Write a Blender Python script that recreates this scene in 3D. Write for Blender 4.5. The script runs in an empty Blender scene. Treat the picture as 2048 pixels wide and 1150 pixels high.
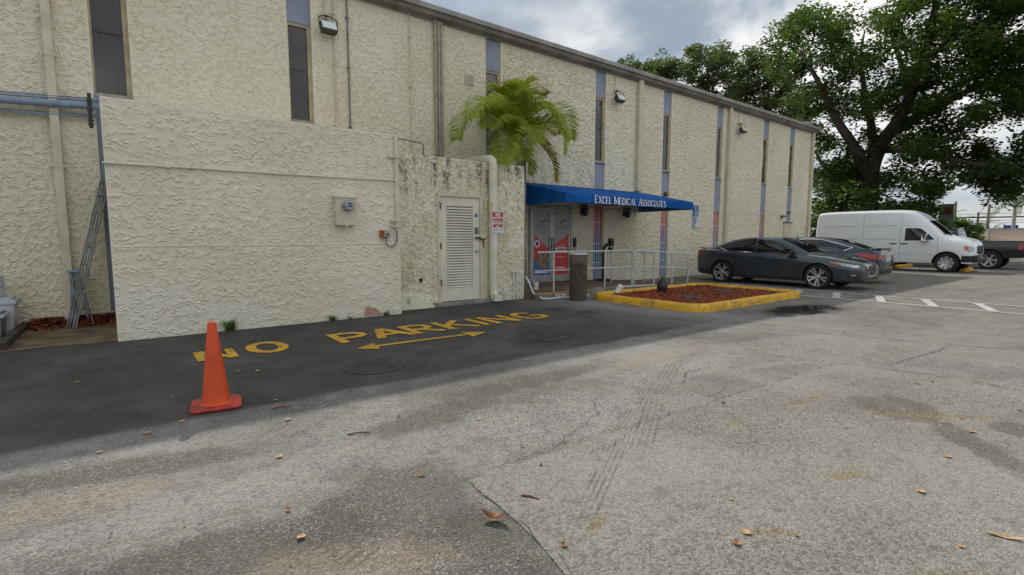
import bpy, bmesh, math, random
import numpy as np
from mathutils import Vector, Matrix
from mathutils.bvhtree import BVHTree

R = math.radians
random.seed(7)
SC = bpy.context.scene
COL = SC.collection

# ---------------------------------------------------------------- camera
F_PX, YAW, PITCH, CAM_H = 1001.74, R(37.482), R(5.598), 1.4
cd = bpy.data.cameras.new('camera')
cam = bpy.data.objects.new('camera', cd)
COL.objects.link(cam)
cd.sensor_width = 36.0
cd.lens = 36.0 * F_PX / 2048.0
cd.clip_start, cd.clip_end = 0.05, 2000.0
cam.location = (0, 0, CAM_H)
cam.rotation_euler = (R(90) - PITCH, 0, -YAW)
SC.camera = cam

# ---------------------------------------------------------------- light
SHX, SHY = -0.40, -0.965            # shadow offset on the ground per metre of height
sun_el = math.atan2(1.0, math.hypot(SHX, SHY))
sun_az = math.atan2(-SHX, -SHY)     # clockwise from +Y, towards the sun
sl = bpy.data.lights.new('sun', 'SUN')
sl.energy = 3.6
sl.angle = R(0.7)
sl.color = (1.0, 0.93, 0.84)
sun = bpy.data.objects.new('sun', sl)
COL.objects.link(sun)
sun.rotation_euler = Vector((SHX, SHY, -1.0)).to_track_quat('-Z', 'Y').to_euler()

SC.view_settings.view_transform = 'Standard'
SC.view_settings.look = 'None'
SC.view_settings.exposure = -0.08
SC.view_settings.gamma = 1.0
SC.view_settings.use_curve_mapping = False


# ---------------------------------------------------------------- node helper
class NT:
    def __init__(s, tree):
        s.t = tree
        s.t.nodes.clear()

    def n(s, typ, ins=None, **props):
        nd = s.t.nodes.new(typ)
        for k, v in props.items():
            setattr(nd, k, v)
        for k, v in (ins or {}).items():
            s.put(nd.inputs[k], v)
        return nd

    def put(s, sock, v):
        if isinstance(v, bpy.types.NodeSocket):
            s.t.links.new(v, sock)
        elif isinstance(v, (tuple, list)) and sock.type == 'RGBA' and len(v) == 3:
            sock.default_value = (*v, 1)
        else:
            sock.default_value = v

    def m(s, op, a, b=0.0, c=0.0, clamp=False):
        nd = s.n('ShaderNodeMath', operation=op, use_clamp=clamp)
        s.put(nd.inputs[0], a); s.put(nd.inputs[1], b); s.put(nd.inputs[2], c)
        return nd.outputs[0]

    def mix(s, f, a, b, mode='MIX'):
        nd = s.n('ShaderNodeMix', data_type='RGBA', blend_type=mode)
        s.put(nd.inputs[0], f); s.put(nd.inputs[6], a); s.put(nd.inputs[7], b)
        return nd.outputs[2]

    def noise(s, vec, scale, detail=4, rough=0.55, dist=0.0, color=False):
        nd = s.n('ShaderNodeTexNoise', {'Scale': scale, 'Detail': detail, 'Roughness': rough, 'Distortion': dist})
        if vec is not None:
            s.put(nd.inputs['Vector'], vec)
        return nd.outputs[1 if color else 0]

    def ss(s, x, a, b):                       # smoothstep a..b -> 0..1
        nd = s.n('ShaderNodeMapRange', {'Value': x, 'From Min': a, 'From Max': b}, interpolation_type='SMOOTHSTEP')
        return nd.outputs[0]

    def vmul(s, v, t):
        nd = s.n('ShaderNodeVectorMath', operation='MULTIPLY')
        s.put(nd.inputs[0], v); s.put(nd.inputs[1], t)
        return nd.outputs[0]

    def bump(s, h, strength=0.3, dist=0.01):
        return s.n('ShaderNodeBump', {'Height': h, 'Strength': strength, 'Distance': dist}).outputs[0]

    def pos(s):
        return s.n('ShaderNodeNewGeometry').outputs['Position']

    def obj(s):
        return s.n('ShaderNodeTexCoord').outputs['Object']

    def bsdf(s, **ins):
        m = {k.replace('_', ' '): v for k, v in ins.items()}
        return s.n('ShaderNodeBsdfPrincipled', m).outputs[0]

    def out(s, sh):
        o = s.n('ShaderNodeOutputMaterial')
        s.t.links.new(sh, o.inputs[0])


def new_mat(name):
    m = bpy.data.materials.new(name)
    m.use_nodes = True
    return m, NT(m.node_tree)


def mat(name, col, rough=0.6, metal=0.0, var=0.18, scale=6.0, bump=0.0, bscale=60.0, spec=0.5, coat=0.0, col2=None, emit=0.0, wpos=False):
    m, t = new_mat(name)
    co = t.pos() if wpos else t.obj()
    nz = t.noise(co, scale, 5, 0.6)
    f = t.ss(nz, 0.3, 0.7)
    dark = col2 or tuple(c * (1 - var * 1.6) for c in col)
    lite = tuple(min(1, c * (1 + var * 0.5)) for c in col)
    c = t.mix(f, dark, lite)
    kw = dict(Base_Color=c, Metallic=metal, Specular_IOR_Level=spec)
    kw['Roughness'] = t.m('ADD', rough - 0.06, t.m('MULTIPLY', t.noise(co, scale * 3, 3), 0.14), clamp=True)
    if coat:
        kw['Coat_Weight'] = coat; kw['Coat_Roughness'] = 0.04
    if bump:
        kw['Normal'] = t.bump(t.noise(co, bscale, 4), bump, 0.01)
    if emit:
        kw['Emission_Color'] = col; kw['Emission_Strength'] = emit
    t.out(t.bsdf(**kw))
    return m


# ---------------------------------------------------------------- world: bright broken cloud over a Nishita sky
wd = bpy.data.worlds.new('World')
SC.world = wd
wd.use_nodes = True
w = NT(wd.node_tree)
sky = w.n('ShaderNodeTexSky', sky_type='NISHITA', sun_disc=False, sun_elevation=sun_el, sun_rotation=sun_az, altitude=5, air_density=1.2, dust_density=0.6, ozone_density=1.0)
skyc = w.vmul(sky.outputs[0], (0.11, 0.11, 0.11))
dirv = w.n('ShaderNodeTexCoord').outputs['Generated']
sep = w.n('ShaderNodeSeparateXYZ', {0: dirv})
den = w.m('ADD', w.m('MAXIMUM', sep.outputs[2], 0.0), 0.30)
cv = w.n('ShaderNodeCombineXYZ', {0: w.m('DIVIDE', sep.outputs[0], den), 1: w.m('DIVIDE', sep.outputs[1], den), 2: 3.3}).outputs[0]
n1 = w.noise(cv, 1.7, 7, 0.56, 0.25)
n2 = w.noise(w.n('ShaderNodeVectorMath', {0: cv, 1: (5.1, 2.2, 0.7)}, operation='ADD').outputs[0], 1.25, 6, 0.55, 0.4)
cover = w.ss(n1, 0.28, 0.47)
hazef = w.m('MULTIPLY', w.ss(sep.outputs[2], 0.30, -0.02), 0.75)
shade = w.ss(n2, 0.38, 0.60)
ccol = w.mix(shade, (0.40, 0.49, 0.59), (1.32, 1.31, 1.28))
wcol = w.mix(w.m('MULTIPLY', cover, 0.94), skyc, ccol)
wcol = w.mix(hazef, wcol, (0.72, 0.78, 0.83))
bg = w.n('ShaderNodeBackground', {'Color': wcol, 'Strength': 0.88})
wo = w.n('ShaderNodeOutputWorld')
w.t.links.new(bg.outputs[0], wo.inputs[0])


# ---------------------------------------------------------------- pixels of the photograph -> points
def ray(u, v):
    x, y = (u - 1024) / F_PX, (v - 575) / F_PX
    dn = y * math.cos(PITCH) + math.sin(PITCH)
    fw = math.cos(PITCH) - y * math.sin(PITCH)
    return Vector((fw * math.sin(YAW) + x * math.cos(YAW), fw * math.cos(YAW) - x * math.sin(YAW), -dn))


def G(u, v, z=0.0):                    # on level ground
    d = ray(u, v)
    p = d * ((z - CAM_H) / d.z)
    return Vector((p.x, p.y, z))


def PY(u, v, Y):                       # on a plane parallel to the facade
    d = ray(u, v)
    p = d * (Y / d.y)
    return Vector((p.x, p.y, p.z + CAM_H))


def PD(u, v, dist):                    # at a level distance from the camera
    d = ray(u, v)
    p = d * (dist / math.hypot(d.x, d.y))
    return Vector((p.x, p.y, p.z + CAM_H))


# ---------------------------------------------------------------- mesh helper
class MB:
    def __init__(s):
        s.v, s.f, s.mi = [], [], []

    def add(s, vs, fs, mi=0):
        b = len(s.v)
        s.v += [tuple(p) for p in vs]
        s.f += [tuple(i + b for i in f) for f in fs]
        s.mi += [mi] * len(fs)
        return s

    def box(s, x0, x1, y0, y1, z0, z1, mi=0, bev=0.0):
        if bev > 0:
            bm = bmesh.new()
            bmesh.ops.create_cube(bm, size=1)
            for v in bm.verts:
                v.co = Vector(((x0 + x1) / 2 + v.co.x * (x1 - x0), (y0 + y1) / 2 + v.co.y * (y1 - y0), (z0 + z1) / 2 + v.co.z * (z1 - z0)))
            bmesh.ops.bevel(bm, geom=bm.edges[:], offset=bev, segments=2, affect='EDGES', profile=0.6)
            bm.verts.index_update()
            s.add([v.co[:] for v in bm.verts], [[v.index for v in f.verts] for f in bm.faces], mi)
            bm.free()
            return s
        vs = [(x, y, z) for z in (z0, z1) for y in (y0, y1) for x in (x0, x1)]
        return s.add(vs, [(0, 2, 3, 1), (4, 5, 7, 6), (0, 1, 5, 4), (2, 6, 7, 3), (0, 4, 6, 2), (1, 3, 7, 5)], mi)

    def tube(s, path, r, n=8, mi=0, caps=True):
        path = [Vector(p) for p in path]
        rs = r if isinstance(r, (list, tuple)) else [r] * len(path)
        rings = []
        up = None
        for i, p in enumerate(path):
            d = (path[min(i + 1, len(path) - 1)] - path[max(i - 1, 0)])
            if d.length < 1e-9: d = Vector((0, 0, 1))
            d.normalize()
            if up is None:
                up = Vector((0, 0, 1)) if abs(d.z) < 0.9 else Vector((1, 0, 0))
            a = d.cross(up)
            if a.length < 1e-6: a = d.cross(Vector((0.3, 1, 0.2)))
            a.normalize()
            b = a.cross(d).normalized()
            up = b
            rings.append([p + (a * math.cos(2 * math.pi * k / n) + b * math.sin(2 * math.pi * k / n)) * rs[i] for k in range(n)])
        vs = [q for rg in rings for q in rg]
        fs = []
        for i in range(len(path) - 1):
            for k in range(n):
                fs.append((i * n + k, i * n + (k + 1) % n, (i + 1) * n + (k + 1) % n, (i + 1) * n + k))
        if caps:
            fs.append(tuple(range(n))[::-1]); fs.append(tuple((len(path) - 1) * n + k for k in range(n)))
        return s.add(vs, fs, mi)

    def lathe(s, prof, c=(0, 0, 0), n=24, axis='z', mi=0, sy=1.0):
        vs, fs = [], []
        m = len(prof)
        for k in range(n):
            a = 2 * math.pi * k / n
            for (r, h) in prof:
                x, y = r * math.cos(a), r * math.sin(a) * sy
                p = (x, y, h) if axis == 'z' else ((x, h, y) if axis == 'y' else (h, x, y))
                vs.append((p[0] + c[0], p[1] + c[1], p[2] + c[2]))
        for k in range(n):
            for i in range(m - 1):
                q = (k * m + i, ((k + 1) % n) * m + i, ((k + 1) % n) * m + i + 1, k * m + i + 1)
                fs.append(q if axis != 'y' else q[::-1])
        return s.add(vs, fs, mi)

    def prism(s, poly, d0, d1, axis='z', mi=0):
        """poly in the two other axes, extruded from d0 to d1."""
        def P(a, b, d):
            return (a, b, d) if axis == 'z' else ((a, d, b) if axis == 'y' else (d, a, b))
        n = len(poly)
        vs = [P(a, b, d0) for a, b in poly] + [P(a, b, d1) for a, b in poly]
        fs = [tuple(range(n))[::-1], tuple(range(n, 2 * n))] + [(i, (i + 1) % n, n + (i + 1) % n, n + i) for i in range(n)]
        return s.add(vs, fs, mi)

    def bar(s, a, b, w, h=None):
        """square bar from a to b"""
        h = h or w
        a, b = Vector(a), Vector(b)
        d = (b - a).normalized()
        up = Vector((0, 0, 1)) if abs(d.z) < 0.95 else Vector((0, 1, 0))
        x = d.cross(up).normalized() * (w / 2)
        y = x.cross(d).normalized() * (h / 2)
        vs = [p + q for p in (a, b) for q in (-x - y, x - y, x + y, -x + y)]
        return s.add(vs, [(3, 2, 1, 0), (4, 5, 6, 7), (0, 1, 5, 4), (1, 2, 6, 5), (2, 3, 7, 6), (3, 0, 4, 7)])

    def xf(s, M):
        s.v = [tuple(M @ Vector(p)) for p in s.v]
        return s

    def build(s, name, mats, parent=None, smooth=False, angle=None, loc=None):
        me = bpy.data.meshes.new(name)
        me.from_pydata(s.v, [], s.f)
        ml = mats if isinstance(mats, (list, tuple)) else [mats]
        for m in ml: me.materials.append(m)
        if len(ml) > 1: me.polygons.foreach_set('material_index', s.mi)
        bm = bmesh.new(); bm.from_mesh(me)
        bmesh.ops.recalc_face_normals(bm, faces=bm.faces[:])
        bm.to_mesh(me); bm.free()
        return link(name, me, parent, smooth, angle, loc)


def link(name, me, parent=None, smooth=False, angle=None, loc=None):
    if smooth or angle:
        me.polygons.foreach_set('use_smooth', [True] * len(me.polygons))
        if angle:
            me.set_sharp_from_angle(angle=R(angle))
    o = bpy.data.objects.new(name, me)
    COL.objects.link(o)
    if parent:
        o.parent = parent
        if parent in WORLD: o.location = -parent.location   # vertices are given in world space
    if loc: o.location = loc
    return o


WORLD = set()


def tag(o, label, cat, group=None):
    o['label'] = label; o['category'] = cat
    if group: o['group'] = group
    return o


def thing(name, label, cat, loc=(0, 0, 0), rz=0.0, group=None, world=True):
    o = bpy.data.objects.new(name, None)
    o.empty_display_size = 0.1
    COL.objects.link(o)
    o.location = loc; o.rotation_euler = (0, 0, rz)
    if world and rz == 0.0: WORLD.add(o)
    return tag(o, label, cat, group)


def struct(o):
    o['kind'] = 'structure'
    return o


def dup(o, parent=None, loc=None):
    c = o.copy(); COL.objects.link(c)
    c.parent = parent
    if loc is not None: c.location = loc
    return c


def grid_mesh(name, co, nu, nv, keep=None, flip=False):
    """co: (nv*nu,3) float array; faces between neighbours, optional keep mask over cells (nv-1,nu-1)."""
    i = np.arange((nv - 1) * (nu - 1)); r, c = i // (nu - 1), i % (nu - 1)
    a = r * nu + c
    q = np.stack([a, a + 1, a + nu + 1, a + nu], 1)
    if flip: q = q[:, ::-1]
    if keep is not None: q = q[keep.ravel()]
    me = bpy.data.meshes.new(name)
    me.vertices.add(len(co)); me.vertices.foreach_set('co', np.ascontiguousarray(co, dtype=np.float32).ravel())
    n = len(q)
    me.loops.add(n * 4); me.loops.foreach_set('vertex_index', np.ascontiguousarray(q, dtype=np.int32).ravel())
    me.polygons.add(n); me.polygons.foreach_set('loop_start', np.arange(0, n * 4, 4, dtype=np.int32))
    me.update(calc_edges=True)
    return me


def soup(name, V, nper):
    """V: (n*nper,3) array, polygons of nper vertices each"""
    n = len(V) // nper
    me = bpy.data.meshes.new(name)
    me.vertices.add(len(V)); me.vertices.foreach_set('co', np.ascontiguousarray(V, dtype=np.float32).ravel())
    me.loops.add(n * nper); me.loops.foreach_set('vertex_index', np.arange(n * nper, dtype=np.int32))
    me.polygons.add(n); me.polygons.foreach_set('loop_start', np.arange(0, n * nper, nper, dtype=np.int32))
    me.update(calc_edges=True)
    return me


# ---------------------------------------------------------------- numpy gradient noise
_rng = np.random.RandomState(11)
_PERM = np.concatenate([_rng.permutation(256)] * 3)
_ANG = _rng.rand(256) * 2 * np.pi


def pn(x, y, seed=0):
    xi, yi = np.floor(x).astype(int), np.floor(y).astype(int)
    xf, yf = x - xi, y - yi
    u, v = xf ** 3 * (xf * (xf * 6 - 15) + 10), yf ** 3 * (yf * (yf * 6 - 15) + 10)

    def g(ix, iy, fx, fy):
        h = _PERM[(_PERM[(ix + seed * 17) & 255] + iy + seed * 31) & 255]
        return np.cos(_ANG[h]) * fx + np.sin(_ANG[h]) * fy
    a = g(xi, yi, xf, yf); b = g(xi + 1, yi, xf - 1, yf)
    c = g(xi, yi + 1, xf, yf - 1); d = g(xi + 1, yi + 1, xf - 1, yf - 1)
    return ((a + (b - a) * u) + ((c + (d - c) * u) - (a + (b - a) * u)) * v) * 1.4


def stucco(u, v, s, tilt, seed, gain=2.4, cut=0.0):
    """skip-trowel relief, 0..1: flakes that rise slowly and break off sharply, with gaps between them"""
    uw = u + 0.05 * pn(u * 5, v * 5, seed + 3); vw = v + 0.05 * pn(u * 5, v * 5, seed + 4)
    n = pn(uw * s * 0.75, vw * s, seed) + 0.45 * pn(uw * s * 1.7, vw * s * 2.1, seed + 1) + 0.2 * pn(uw * s * 4, vw * s * 4.6, seed + 2)
    n = n * gain + tilt[0] * u * s + tilt[1] * v * s
    saw = 1.0 - (n - np.floor(n))          # highest just above each break, so the broken edge faces down
    m = np.clip((pn(u * s * 1.35 + 7, v * s * 1.35, seed + 5) + 0.30 - cut) / 0.28, 0, 1)
    m2 = np.clip((pn(u * s * 0.35, v * s * 0.35, seed + 6) + 1.1) / 0.8, 0.6, 1)
    return saw ** 2.2 * m * m2 + 0.10 * pn(u * s * 3, v * s * 3, seed + 7)
# ---------------------------------------------------------------- materials
def stucco_mat(name, lo, hi, mold=0.0, ztop=3.0, grime=0.35):
    m, t = new_mat(name)
    p = t.pos()
    big = t.noise(p, 0.7, 5, 0.6)
    mid = t.noise(p, 5.0, 5, 0.65)
    c = t.mix(t.ss(big, 0.32, 0.68), lo, hi)
    c = t.mix(t.m('MULTIPLY', t.ss(mid, 0.5, 0.75), 0.25), c, tuple(x * 0.88 for x in lo))
    streak = t.noise(t.vmul(p, (3.5, 3.5, 0.35)), 1.6, 5, 0.65)
    c = t.mix(t.m('MULTIPLY', t.ss(streak, 0.56, 0.74), grime), c, (0.33, 0.29, 0.19))
    if mold:
        z = t.n('ShaderNodeSeparateXYZ', {0: p}).outputs[2]
        run = t.noise(t.vmul(p, (5.0, 5.0, 1.1)), 1.3, 6, 0.7)
        near_top = t.ss(z, ztop - 1.5, ztop)
        near_bot = t.ss(z, 0.75, 0.0)
        k = t.m('ADD', run, t.m('MULTIPLY', near_top, 0.16))
        k = t.m('ADD', k, t.m('MULTIPLY', near_bot, 0.08))
        mk = t.ss(k, 0.60, 0.75)
        fine = t.ss(t.noise(p, 14, 5, 0.7), 0.38, 0.62)
        c = t.mix(t.m('MULTIPLY', t.m('MULTIPLY', mk, fine), mold), c, (0.07, 0.065, 0.05))
        green = t.ss(t.noise(t.vmul(p, (2.2, 2.2, 0.8)), 1.5, 4), 0.5, 0.7)
        c = t.mix(t.m('MULTIPLY', green, 0.35 * mold), c, (0.40, 0.38, 0.22))
    h = t.m('ADD', t.noise(p, 55, 4, 0.6), t.m('MULTIPLY', t.noise(p, 18, 4, 0.6), 0.8))
    t.out(t.bsdf(Base_Color=c, Roughness=0.85, Specular_IOR_Level=0.25, Normal=t.bump(h, 0.35, 0.008)))
    return m


M = {}
M['stucco_main'] = stucco_mat('stucco_main', (0.74, 0.68, 0.525), (0.80, 0.75, 0.605), grime=0.10)
M['stucco_annex'] = stucco_mat('stucco_annex', (0.73, 0.675, 0.535), (0.80, 0.755, 0.635), grime=0.12)
M['stucco_room'] = stucco_mat('stucco_room', (0.68, 0.63, 0.46), (0.80, 0.765, 0.63), mold=0.95, ztop=3.04, grime=0.3)
M['cream'] = mat('cream_paint', (0.66, 0.60, 0.46), 0.5, var=0.10, scale=3, wpos=True)
M['cream_lt'] = mat('cream_paint_light', (0.74, 0.70, 0.58), 0.45, var=0.08, scale=3, wpos=True)
M['tan_frame'] = mat('tan_window_frame', (0.46, 0.39, 0.24), 0.5)
M['brown_pipe'] = mat('brown_grey_pipe', (0.40, 0.355, 0.28), 0.5, wpos=True)
M['blue_panel'] = mat('periwinkle_panel', (0.285, 0.32, 0.425), 0.6, var=0.10, scale=2.0, wpos=True)
M['blue_pipe'] = mat('faded_blue_pipe', (0.24, 0.32, 0.44), 0.5, var=0.15, wpos=True)
M['fascia'] = mat('weathered_fascia', (0.21, 0.185, 0.16), 0.55, var=0.3, scale=1.6, wpos=True)
M['gutter_lt'] = mat('gutter_lip', (0.36, 0.34, 0.32), 0.5, var=0.2, scale=1.6, wpos=True)
M['roof'] = mat('flat_roof', (0.32, 0.31, 0.29), 0.9)
M['interior'] = mat('dark_interior', (0.02, 0.018, 0.017), 0.9, var=0.1)
M['blind'] = mat('brown_blind', (0.36, 0.285, 0.26), 0.7, var=0.15, scale=1.2)
M['steel'] = mat('galvanised_steel', (0.45, 0.47, 0.48), 0.35, metal=0.8, var=0.2, scale=12)
M['alu'] = mat('dull_aluminium', (0.42, 0.43, 0.43), 0.42, metal=0.6, var=0.2, scale=9)
M['dark_metal'] = mat('dark_metal', (0.045, 0.042, 0.04), 0.5, metal=0.3)
M['bronze'] = mat('bronze_lamp_housing', (0.12, 0.10, 0.085), 0.45, metal=0.4)
M['lens'] = mat('frosted_lamp_lens', (0.72, 0.78, 0.80), 0.18, var=0.06)
M['black'] = mat('black_plastic', (0.018, 0.018, 0.019), 0.45)
M['rubber'] = mat('tyre_rubber', (0.016, 0.016, 0.017), 0.8, var=0.2, bump=0.1)
M['white'] = mat('white_paint', (0.78, 0.78, 0.76), 0.45, var=0.06)
M['pvc'] = mat('white_pvc', (0.78, 0.77, 0.74), 0.35, var=0.08)
M['rail'] = mat('grey_white_rail', (0.56, 0.57, 0.58), 0.42, var=0.12, scale=5)
M['red'] = mat('red_print', (0.62, 0.045, 0.035), 0.35, var=0.06)
M['sign_red'] = mat('faded_red_print', (0.50, 0.065, 0.075), 0.5, var=0.2, scale=20)
M['blue_print'] = mat('blue_print', (0.03, 0.17, 0.48), 0.4, var=0.25, scale=9)
M['skin_print'] = mat('warm_print', (0.36, 0.22, 0.17), 0.4, var=0.5, scale=11)
M['navy_print'] = mat('navy_print', (0.03, 0.06, 0.2), 0.4)
M['sign_white'] = mat('sign_white', (0.72, 0.73, 0.76), 0.4, var=0.06)
M['sign_blue'] = mat('sign_blue', (0.015, 0.14, 0.42), 0.4, var=0.08)
M['canvas'] = mat('blue_canvas', (0.010, 0.115, 0.42), 0.85, var=0.22, scale=2.6, bump=0.5, bscale=7, spec=0.15, wpos=True)
M['ladder'] = mat('weathered_aluminium', (0.20, 0.215, 0.22), 0.5, metal=0.4, var=0.3, scale=9)
M['letters'] = mat('white_letter_print', (0.82, 0.82, 0.8), 0.6, var=0.05)
M['concrete'] = mat('worn_concrete', (0.30, 0.285, 0.26), 0.85, var=0.3, scale=2.2, bump=0.25, bscale=40, wpos=True)
M['ramp'] = mat('brick_red_walk', (0.20, 0.13, 0.105), 0.85, var=0.3, scale=3, bump=0.3, bscale=60, wpos=True)
M['timber'] = mat('dark_timber', (0.06, 0.05, 0.042), 0.85, var=0.4, scale=5)
M['tub'] = mat('pale_plastic', (0.60, 0.62, 0.66), 0.4, var=0.12)
M['tub_lid'] = mat('pale_blue_plastic', (0.45, 0.52, 0.60), 0.4, var=0.12)
M['bin_grey'] = mat('grey_plastic', (0.16, 0.17, 0.18), 0.45, var=0.15)
M['can'] = mat('brown_trash_can', (0.105, 0.082, 0.068), 0.55, var=0.25, scale=4, bump=0.1)
M['can_rim'] = mat('pale_can_top', (0.62, 0.64, 0.66), 0.35)
M['cone'] = mat('orange_cone', (0.72, 0.082, 0.006), 0.42, var=0.1, scale=3.5, col2=(0.56, 0.055, 0.007))
M['cone_base'] = mat('red_orange_base', (0.50, 0.04, 0.025), 0.5, var=0.3, scale=9, col2=(0.22, 0.03, 0.025))
M['rust'] = mat('rust', (0.22, 0.08, 0.035), 0.8, var=0.4, scale=14)
M['orange_box'] = mat('orange_box', (0.42, 0.10, 0.04), 0.5)
M['iron'] = mat('cast_iron', (0.070, 0.066, 0.062), 0.75, metal=0.1, var=0.3, scale=8, bump=0.4, bscale=90)
M['water'] = None
M['chrome'] = mat('chrome', (0.72, 0.73, 0.74), 0.12, metal=1.0, var=0.03)
M['rim'] = mat('machined_rim', (0.62, 0.62, 0.63), 0.28, metal=0.75, var=0.1)
M['lamp_red'] = mat('red_tail_lamp', (0.50, 0.012, 0.015), 0.12, var=0.25, scale=14, coat=0.6)
M['lamp_clear'] = mat('clear_lamp', (0.55, 0.57, 0.60), 0.1, metal=0.4, var=0.4, scale=16, coat=0.7)
M['amber'] = mat('amber_lamp', (0.70, 0.17, 0.012), 0.2, var=0.1, coat=0.5)
M['plate'] = mat('licence_plate', (0.55, 0.57, 0.56), 0.4, var=0.2, scale=22)
M['leafbrown'] = mat('dry_leaf', (0.33, 0.155, 0.065), 0.75, var=0.45, scale=25)
M['leaftan'] = mat('tan_leaf', (0.50, 0.33, 0.16), 0.75, var=0.35, scale=25)
M['stone'] = mat('pale_stone', (0.5, 0.48, 0.44), 0.85, var=0.3)
M['pink_wall'] = mat('pinkish_wall', (0.80, 0.67, 0.57), 0.8, var=0.06, scale=0.3, wpos=True)
M['orange_mesh'] = mat('orange_mesh', (0.66, 0.20, 0.07), 0.7)
M['pole'] = mat('utility_pole_wood', (0.16, 0.14, 0.125), 0.85)
M['wire'] = mat('wire', (0.03, 0.03, 0.03), 0.6)
M['far_roof'] = mat('far_grey_roof', (0.25, 0.27, 0.30), 0.8)
M['far_wall'] = mat('far_pale_wall', (0.50, 0.49, 0.47), 0.8)
M['tarp'] = mat('blue_tarp', (0.015, 0.05, 0.36), 0.6)
M['bark'] = mat('grey_brown_bark', (0.085, 0.068, 0.052), 0.9, var=0.4, scale=3, bump=0.8, bscale=9)
M['palm_trunk'] = mat('palm_trunk', (0.36, 0.35, 0.29), 0.8, var=0.2, scale=7)


def paint(name, col, metal=0.55, rough=0.32):
    m, t = new_mat(name)
    fl = t.noise(t.obj(), 900, 1, 0.5)
    c = t.mix(t.m('MULTIPLY', fl, 0.35), col, tuple(min(1, x * 2.2 + 0.01) for x in col))
    t.out(t.bsdf(Base_Color=c, Metallic=metal, Roughness=rough, Coat_Weight=1.0, Coat_Roughness=0.05))
    return m


M['paint_grey'] = paint('gunmetal_paint', (0.030, 0.040, 0.055), 0.45)
M['paint_navy'] = paint('navy_paint', (0.014, 0.021, 0.042), 0.4)
M['paint_black'] = paint('black_paint', (0.012, 0.013, 0.016), 0.2)
M['paint_white'] = paint('van_white_paint', (0.74, 0.77, 0.81), 0.0, 0.4)


def glass_mat(name, tint, thr=0.5, rough=0.03, dif=(0.02, 0.02, 0.022)):
    m, t = new_mat(name)
    fr = t.n('ShaderNodeFresnel', {'IOR': 1.5}).outputs[0]
    k = t.m('ADD', t.m('MULTIPLY', fr, 0.95), 0.02, clamp=True)
    a = t.n('ShaderNodeBsdfTransparent', {0: tuple(c for c in tint)}).outputs[0]
    d = t.n('ShaderNodeBsdfDiffuse', {0: dif}).outputs[0]
    body = t.n('ShaderNodeMixShader', {0: thr, 1: a, 2: d}).outputs[0]
    g = t.n('ShaderNodeBsdfGlossy', {'Color': (1, 1, 1), 'Roughness': rough}).outputs[0]
    t.out(t.n('ShaderNodeMixShader', {0: k, 1: body, 2: g}).outputs[0])
    return m


M['glass'] = glass_mat('tinted_window_glass', (0.80, 0.74, 0.71), 0.30, 0.06, (0.14, 0.115, 0.11))
M['car_glass'] = glass_mat('dark_car_glass', (0.12, 0.12, 0.13), 0.55)
M['car_glass_lt'] = glass_mat('pale_car_glass', (0.45, 0.55, 0.55), 0.25)


def gradient_mat():
    """ground-floor window film printed red at the top, through violet, to blue at the foot"""
    m, t = new_mat('red_to_blue_window_film')
    z = t.n('ShaderNodeSeparateXYZ', {0: t.pos()}).outputs[2]
    a = t.ss(z, 0.7, 1.6); b = t.ss(z, 1.2, 2.2)
    c = t.mix(a, (0.02, 0.28, 0.55), (0.20, 0.09, 0.42))
    c = t.mix(b, c, (0.68, 0.04, 0.12))
    t.out(t.bsdf(Base_Color=c, Roughness=0.25))
    return m


M['film'] = gradient_mat()


def leaf_mat(name, c1, c2, c3, trans=0.45):
    m, t = new_mat(name)
    p = t.pos()
    f1 = t.ss(t.noise(p, 0.55, 4, 0.6), 0.35, 0.68)
    f2 = t.ss(t.noise(p, 7.0, 3, 0.6), 0.45, 0.75)
    c = t.mix(f1, c1, c2)
    c = t.mix(t.m('MULTIPLY', f2, 0.6), c, c3)
    d = t.bsdf(Base_Color=c, Roughness=0.5, Specular_IOR_Level=0.35)
    tr = t.n('ShaderNodeBsdfTranslucent', {0: t.mix(0.5, c, t.vmul(c, (2.2, 2.6, 0.8)))}).outputs[0]
    t.out(t.n('ShaderNodeMixShader', {0: trans, 1: d, 2: tr}).outputs[0])
    return m


M['leaf_big'] = leaf_mat('ficus_leaf', (0.034, 0.056, 0.019), (0.058, 0.094, 0.023), (0.115, 0.155, 0.035), 0.44)
M['leaf_far'] = leaf_mat('far_tree_leaf', (0.066, 0.088, 0.046), (0.092, 0.118, 0.058), (0.12, 0.14, 0.07), 0.42)
M['leaf_bush'] = leaf_mat('bush_leaf', (0.06, 0.12, 0.025), (0.11, 0.19, 0.035), (0.16, 0.24, 0.05), 0.45)
M['leaf_palm'] = leaf_mat('palm_leaf', (0.20, 0.26, 0.045), (0.36, 0.39, 0.065), (0.52, 0.49, 0.09), 0.42)  # lightened and yellowed to carry lens-flare glow in the leaf colour
M['leaf_palm_old'] = leaf_mat('old_palm_leaf', (0.26, 0.25, 0.05), (0.36, 0.28, 0.05), (0.40, 0.24, 0.05), 0.4)
M['leaf_palm_flare'] = leaf_mat('flare_gold_palm_leaf', (0.34, 0.33, 0.04), (0.60, 0.34, 0.04), (0.28, 0.33, 0.05), 0.4)  # sun-flare gold put into the leaf colour of the top fronds
M['grass'] = leaf_mat('weed_grass', (0.09, 0.14, 0.035), (0.14, 0.19, 0.05), (0.2, 0.2, 0.08), 0.35)


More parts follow.
